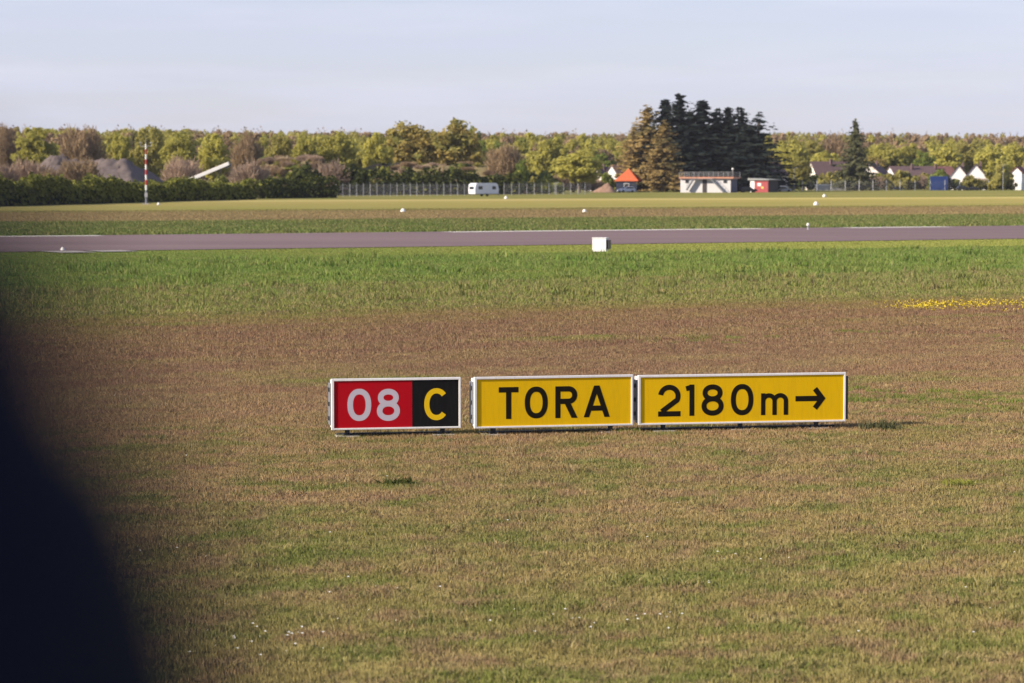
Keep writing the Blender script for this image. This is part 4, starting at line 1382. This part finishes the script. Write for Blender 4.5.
car("parked_car", 626, 700, R(-150), M["car_white"], "white car parked under the orange roofed house")
car("parked_car", 748, 700, R(10), M["car_dark"], "dark car between the white railing building and the red shed")
car("parked_car", 963.5, 800, R(8), M["car_dark"], "black car behind the fence below the two white gables, left of the other black car", s=.9)
car("parked_car", 974, 812, R(3), M["car_dark"], "black car just in front of the small white hut at right", s=.75)
car("parked_car", 896, 835, R(4), M["car_blue"], "blue car behind the long fence below the brown roofs")
car("parked_car", 881, 838, R(2), M["car_blue"], "blue car behind the long fence below the small cream gable")
car("parked_car", 784, 735, R(5), M["car_white"], "pale car parked right of the red shed", s=.9)

# caravan
p = at(471, 196.2)
root = empty("caravan", (at(484, 196).x, 563, 0), R(38)); tag(root, "white caravan parked alone at the edge of the far field", "caravan")
prof = [(-2.9, .45), (2.9, .45), (3.0, 1.3), (2.7, 2.35), (2.3, 2.6), (-2.4, 2.6), (-2.85, 2.3), (-3.0, 1.2)]
m = MB(); m.prism(prof, -1.1, 1.1); m.build("body", M["car_white"], root, bevel=.06)
for x0, x1 in ((-2.1, -1.1), (1.3, 2.2)):
    m = MB(); m.box(x0, x1, -1.125, -1.103, 1.35, 2.0); m.build("window", M["glass"], root)
m = MB(); m.box(-.4, .35, -1.122, -1.103, .6, 2.3); m.build("door", M["white_plain"], root)
m = MB(); m.box(-2.99, -2.93, -.7, .7, 1.35, 1.95); m.build("end_window", M["glass"], root)
for y in (-1.0, .8):
    m = MB(); m.tube((.2, y, .33), (.2, y + .2, .33), .33, n=16); m.build("wheel", M["rubber"], root)
m = MB(); m.beam((2.9, 0, .5), (4.1, 0, .5), .12, .12); m.tube((3.9, 0, 0), (3.9, 0, .5), .05); m.build("tow_bar", M["galv"], root)

# ------------------------------------------------------------------ buildings
def house(name, px, dist, w_, depth, eave, ridge, yaw, wallm, roofm, label, win=2, chimney=True, hip=False, cat="house"):
    """gable end faces the camera side before yaw; ridge runs away from it"""
    p = atd(px, 190, dist)
    root = empty(name, (p.x, dist, 0), yaw); tag(root, label, cat)
    h = w_ / 2
    m = MB()
    if hip:
        m.box(-h, h, 0, depth, -.1, eave)
    else:
        m.prism([(-h, -.1), (h, -.1), (h, eave), (0, ridge - .1), (-h, eave)], 0, depth)
    m.build("wall", wallm, root)
    m = MB(); o = .35; t = .18
    if hip:
        c, hw = Vector((0, depth / 2, ridge)), .4
        b0 = [Vector((-h - o, -o, eave)), Vector((h + o, -o, eave)), Vector((h + o, depth + o, eave)), Vector((-h - o, depth + o, eave))]
        dn = Vector((0, 0, -t))
        m.add([q + dn for q in b0] + b0 + [c], [(3, 2, 1, 0), (0, 1, 5, 4), (1, 2, 6, 5), (2, 3, 7, 6), (3, 0, 4, 7), (4, 5, 8), (5, 6, 8), (6, 7, 8), (7, 4, 8)])
    else:
        sl = (ridge - eave) / h
        e = eave - sl * o
        for s in (-1, 1):
            pts = [(s * (h + o), e), (0, ridge), (0, ridge + t), (s * (h + o), e + t)]
            m.prism(pts if s < 0 else pts[::-1], -o, depth + o)
    rf = m.build("roof", roofm, root)
    if chimney:
        m = MB(); m.box(h * .25, h * .25 + .6, depth * .45, depth * .45 + .6, ridge - 1.0, ridge + .9); m.build("chimney", M["roof_brown"], rf)
    for i in range(win):
        x = -h + w_ * (i + .5) / win
        f = MB(); f.box(x - .62, x + .62, -.05, -.003, .9, 2.2); fo = f.build("window", M["white_plain"], root)
        g = MB(); g.box(x - .52, x + .52, -.06, -.051, 1.0, 2.1); g.build("pane", M["glass"], fo)
    m = MB(); m.box(h + .003, h + .05, depth * .4, depth * .4 + 1.0, 0, 2.1); m.build("door", M["door_and_shade"], root)
    return root


house("pavilion_house", 626.5, 722, 5.4, 5.4, 2.9, 6.0, R(-14), M["pavilion_wall_shade"], M["roof_orange"], "small house with a bright orange pyramid roof beside the brown firs", 1, False, True)
house("cottage", 612, 752, 6.5, 7, 4.2, 6.9, R(-60), M["plaster"], M["roof_brown"], "purple brown roofed cottage behind the left side of the orange roof", 1)
house("cottage", 594, 770, 5.2, 8, 4.0, 6.4, R(-28), M["cream"], M["roof_brown"], "cottage with a small cream gable showing behind the round tree", 1)
house("cottage", 762, 775, 6.0, 8, 4.4, 7.4, R(-40), M["cream"], M["roof_brown"], "cottage with white gable glimpsed behind the open fir's lower branches", 2)
house("long_house", 811, 850, 6.5, 13.0, 4.6, 8.3, R(-66), M["cream"], M["roof_brown"], "long house with a wide purple brown roof left of the lone fir", 2)
house("cottage", 868.5, 855, 7.2, 9, 4.8, 7.8, R(-24), M["cream"], M["roof_brown"], "cottage with a bright cream gable right of the lone fir", 2)
house("long_house", 890, 880, 7, 15, 4.2, 7.0, R(-68), M["plaster"], M["roof_brown"], "long low house with brown roof right of the cream gable", 2)
house("long_house", 918, 895, 7, 12, 4.2, 7.0, R(-66), M["plaster"], M["roof_red"], "low house with dull brown roof behind the blue container", 2)
house("gable_house", 958.5, 840, 5.6, 9, 3.6, 7.2, R(-12), M["white_plain"], M["roof_brown"], "white gabled house, the smaller and left one of the pair", 2)
house("gable_house", 975.5, 835, 6.8, 9, 3.4, 7.5, R(-12), M["white_plain"], M["roof_brown"], "white gabled house, the larger and right one of the pair", 2)
house("edge_house", 1016.5, 830, 3.0, 9, 5.2, 6.6, R(-30), M["white_plain"], M["roof_red"], "white walled house with dull red roof at the right edge", 0, True)

# flat building with roof railing and outside stairs
DB = 700
p = atd(680.3, 190, DB)
sc_ = DB / FPX
root = empty("flat_building", (p.x, DB - .5, 0), R(-16)); tag(root, "flat roofed white building with outside stairs and a roof railing", "building")
Wb = 49 * sc_ / math.cos(R(16)) ; Db = 8.0
hb = atd(700, 178.6, DB).z
m = MB(); m.box(0, Wb, 0, Db, -.1, hb)
m.build("wall", [M["plaster"]], root)
m = MB(); m.box(Wb + .003, Wb + .03, .15, Db - .15, 0, hb - .1); m.build("shade_side", M["blue_shade"], root)  # dark blue sheet that paints the shade on the right side
m = MB(); m.box(-.25, Wb + .8, -.6, Db + .1, hb + .002, hb + .42); m.build("roof_slab", M["orange_paint"], root)
m = MB(); m.box(Wb * .44, Wb * .53, -.03, -.003, .0, hb - .12); m.build("door", M["door_and_shade"], root)
zr = hb + .42
for x in np.linspace(-.15, Wb + .7, 12):
    m = MB(); m.tube((x, -.5, zr), (x, -.5, zr + 1.15), .05, n=6); m.build("railing_post", M["galv"], root)
for x in (-.15, Wb + .7):
    m = MB(); m.tube((x, Db, zr), (x, Db, zr + 1.15), .05, n=6); m.build("railing_post", M["galv"], root)
m = MB()
for z in (.35, .75, 1.15):
    m.beam((-.15, -.5, zr + z), (Wb + .7, -.5, zr + z), .06, .06); m.beam((-.15, Db, zr + z), (Wb + .7, Db, zr + z), .06, .06)
    m.beam((-.15, -.5, zr + z), (-.15, Db, zr + z), .05, .05); m.beam((Wb + .7, -.5, zr + z), (Wb + .7, Db, zr + z), .05, .05)
m.build("railing", M["galv"], root)
def stair(x0, z0_, x1, z1_):
    m = MB()
    m.beam((x0, -.9, z0_), (x1, -.9, z1_), .9, .3)
    m.beam((x0, -1.3, z0_ + .9), (x1, -1.3, z1_ + .9), .06, .06)
    k = 5
    for i in range(k + 1):
        t = i / k
        q = (x0 + (x1 - x0) * t, -1.3, z0_ + (z1_ - z0_) * t)
        m.beam(q, (q[0] + .001, q[1], q[2] + .9), .05, .05)
    return m.build("staircase", M["grey_metal"], root)
stair(Wb * .14, .6, Wb * .28, hb - .1)
stair(Wb * .88, .1, Wb * .63, hb - .1)
m = MB(); m.box(Wb * .27, Wb * .66, -1.35, -.61, hb - .15, hb - .02); m.build("landing", M["grey_metal"], root)
for q in (.10, .86):
    f = MB(); f.box(Wb * q - .01, Wb * q + .9, -.05, -.003, 2.3, 3.1); f.build("window", M["glass"], root)
m = MB(); m.tube((Wb + .6, -.45, zr + 1.2), (Wb + .6, -.45, zr + 1.7), .05); m.lathe([(.1, 0), (.28, .1), (.28, .4), (.1, .5)], 10, c=(Wb + .6, -.45, zr + 1.7)); m.build("lamp", M["marker"], root)

# red shed
DS = 712
p = atd(750.5, 190, DS)
root = empty("shed", (p.x, DS, 0), R(-38)); tag(root, "small red shed with a grey roof right of the railing building", "shed")
hs_ = atd(760, 180.3, DS).z
m = MB(); m.box(0, 5.2, 0, 4.6, -.1, hs_); m.build("wall", [M["red_wall"]], root)
m = MB(); m.box(-.03, 1.2, -.05, -.003, 0, hs_ - .05); m.build("white_panel", M["white_plain"], root)
m = MB(); m.box(5.203, 5.24, .05, 4.55, 0, hs_ - .05); m.build("shade_side", M["door_and_shade"], root)  # dark sheet over the red wall, painted shade of the right side
m = MB(); m.prism([(-.5, hs_ + .02), (5.7, hs_ + .02), (5.7, hs_ + .2), (-.5, hs_ + .55)], -.5, 5.0); m.build("roof", M["roof_grey"], root)
m = MB(); m.box(2.1, 3.1, -.06, -.004, 1.55, 2.3); m.build("white_sign", M["marker"], root)
m = MB(); m.box(3.2, 3.9, -.06, -.004, .9, 1.4); m.build("yellow_sign", M["yellow_sign"], root)

# blue container
DC = 815
p = atd(930.5, 190, DC)
root = empty("container", (p.x, DC, 0), R(-4)); tag(root, "bright blue shipping container behind the long fence", "container")
m = MB(); m.box(0, 4.9, 0, 2.4, .1, 3.9); m.build("box", M["blue"], root)
m = MB()
for i in range(16): m.box(.15 + i * .3, .28 + i * .3, -.05, -.002, .25, 3.75)
m.build("ribs", M["blue"], root)
m = MB(); m.box(-.03, 4.93, -.08, 2.43, 3.902, 4.02); m.box(-.03, 4.93, -.08, 2.43, 0, .098); m.build("rail", M["car_blue"], root)
for x in (-.04, 4.8):
    m = MB(); m.box(x, x + .14, -.09, -.055, .1, 3.9); m.build("corner_post", M["car_blue"], root)

# white low wall and hut behind the fence
p = atd(815, 190, 800)
root = empty("low_wall", (p.x, 800, 0), R(8)); tag(root, "long low white wall behind the fence below the lone fir", "wall")
m = MB(); m.box(0, 10.3, 0, .3, 0, 1.45); m.build("wall_body", M["galv"], root)
m = MB(); m.box(-.1, 10.4, -.1, .4, 1.452, 1.75); m.build("wall_cap", M["white_plain"], root)
p = atd(977, 190, 822)
root = empty("hut", (p.x, 822, 0), R(-6)); tag(root, "small white hut below the two white gables", "hut")
m = MB(); m.box(-.6, .6, 0, 1.3, 0, 2.3); m.build("wall", M["white_plain"], root)
m = MB(); m.prism([(-.75, 2.302), (.75, 2.302), (.75, 2.4), (-.75, 2.55)], -.15, 1.45); m.build("roof", M["roof_grey"], root)
m = MB(); m.box(.15, .5, -.03, -.003, .1, 1.9); m.build("door", M["grey_metal"], root)

# pale lamp posts by the houses
for px, top, d, lb in ((794, 168, 770, "slim pale pole at the left end of the long fence"), (1003, 165, 800, "slim pale pole left of the house at the right edge"), (555, 183, 640, "short pale pole left of the round tree")):
    p = atd(px, 190, d); z = atd(px, top, d).z
    root = empty("lamp_post", (p.x, d, 0)); tag(root, lb, "lamp post")
    m = MB(); m.tube((0, 0, -.1), (0, 0, z), .09, .06, 8); m.build("pole", M["galv"], root)
    m = MB(); m.beam((0, 0, z), (.9, 0, z + .12), .12, .10); m.build("lamp_arm", M["galv"], root)

# ------------------------------------------------------------------ added column for an unidentified dark blur close to the lens
DN = 0.38
edge = [(179, -40), (197, -6), (222, 22), (250, 50), (284, 74), (324, 86), (374, 94), (406, 110), (434, 136), (464, 162), (504, 185), (554, 204), (614, 222), (677, 240), (774, 256), (894, 266)]
RX, RY = 0.17, 0.10
vs, fs = [], []
rings = []
for py, px in edge:
    q = atd(px, py, DN)
    rings.append((q.x - RX, q.z))
rings.append((rings[-1][0] + .01, 2.4)); rings.append((rings[-1][0], 0.0))
nn = 40
for cx_, z in rings:
    for i in range(nn):
        t = 2 * math.pi * i / nn
        vs.append((cx_ + RX * math.cos(t), DN + RY * math.sin(t), z))
for k in range(len(rings) - 1):
    for i in range(nn):
        j = (i + 1) % nn
        fs.append((k * nn + j, k * nn + i, (k + 1) * nn + i, (k + 1) * nn + j))
fs.append(tuple(range(nn))); fs.append(tuple((len(rings) - 1) * nn + i for i in range(nn - 1, -1, -1)))
m = MB(); m.add(vs, fs)
tag(m.build("dark_shape", M["navy"], smooth=True), "dark navy rounded shape, blurred close to the lens at the lower left", "post")

# ------------------------------------------------------------------ air
m = MB(); m.box(-1500, 1500, -120, 1750, -1.0, 60)
hz = bpy.data.materials.new("haze_air"); hz.use_nodes = True
nt = hz.node_tree
for n in list(nt.nodes): nt.nodes.remove(n)
ho = nt.nodes.new("ShaderNodeOutputMaterial")
pv = nt.nodes.new("ShaderNodeVolumePrincipled")
pv.inputs["Color"].default_value = (.86, .88, .96, 1)
pv.inputs["Density"].default_value = 0.00005
pv.inputs["Anisotropy"].default_value = 0.2
nt.links.new(pv.outputs[0], ho.inputs["Volume"])
tag(m.build("haze", hz), "thin pale haze over the whole airfield", "haze", kind="stuff")

# ------------------------------------------------------------------ render settings
SC.render.engine = "CYCLES"
SC.view_settings.view_transform = "Standard"
SC.view_settings.look = "None"
SC.view_settings.exposure = 0.62
SC.view_settings.gamma = 1.0
SC.view_settings.use_curve_mapping = False
SC.cycles.use_denoising = True
try:
    SC.cycles.denoiser = "OPENIMAGEDENOISE"
except Exception:
    pass
SC.cycles.max_bounces = 4
SC.cycles.diffuse_bounces = 2
SC.cycles.transmission_bounces = 2
SC.cycles.volume_bounces = 0
SC.cycles.sample_clamp_indirect = 4
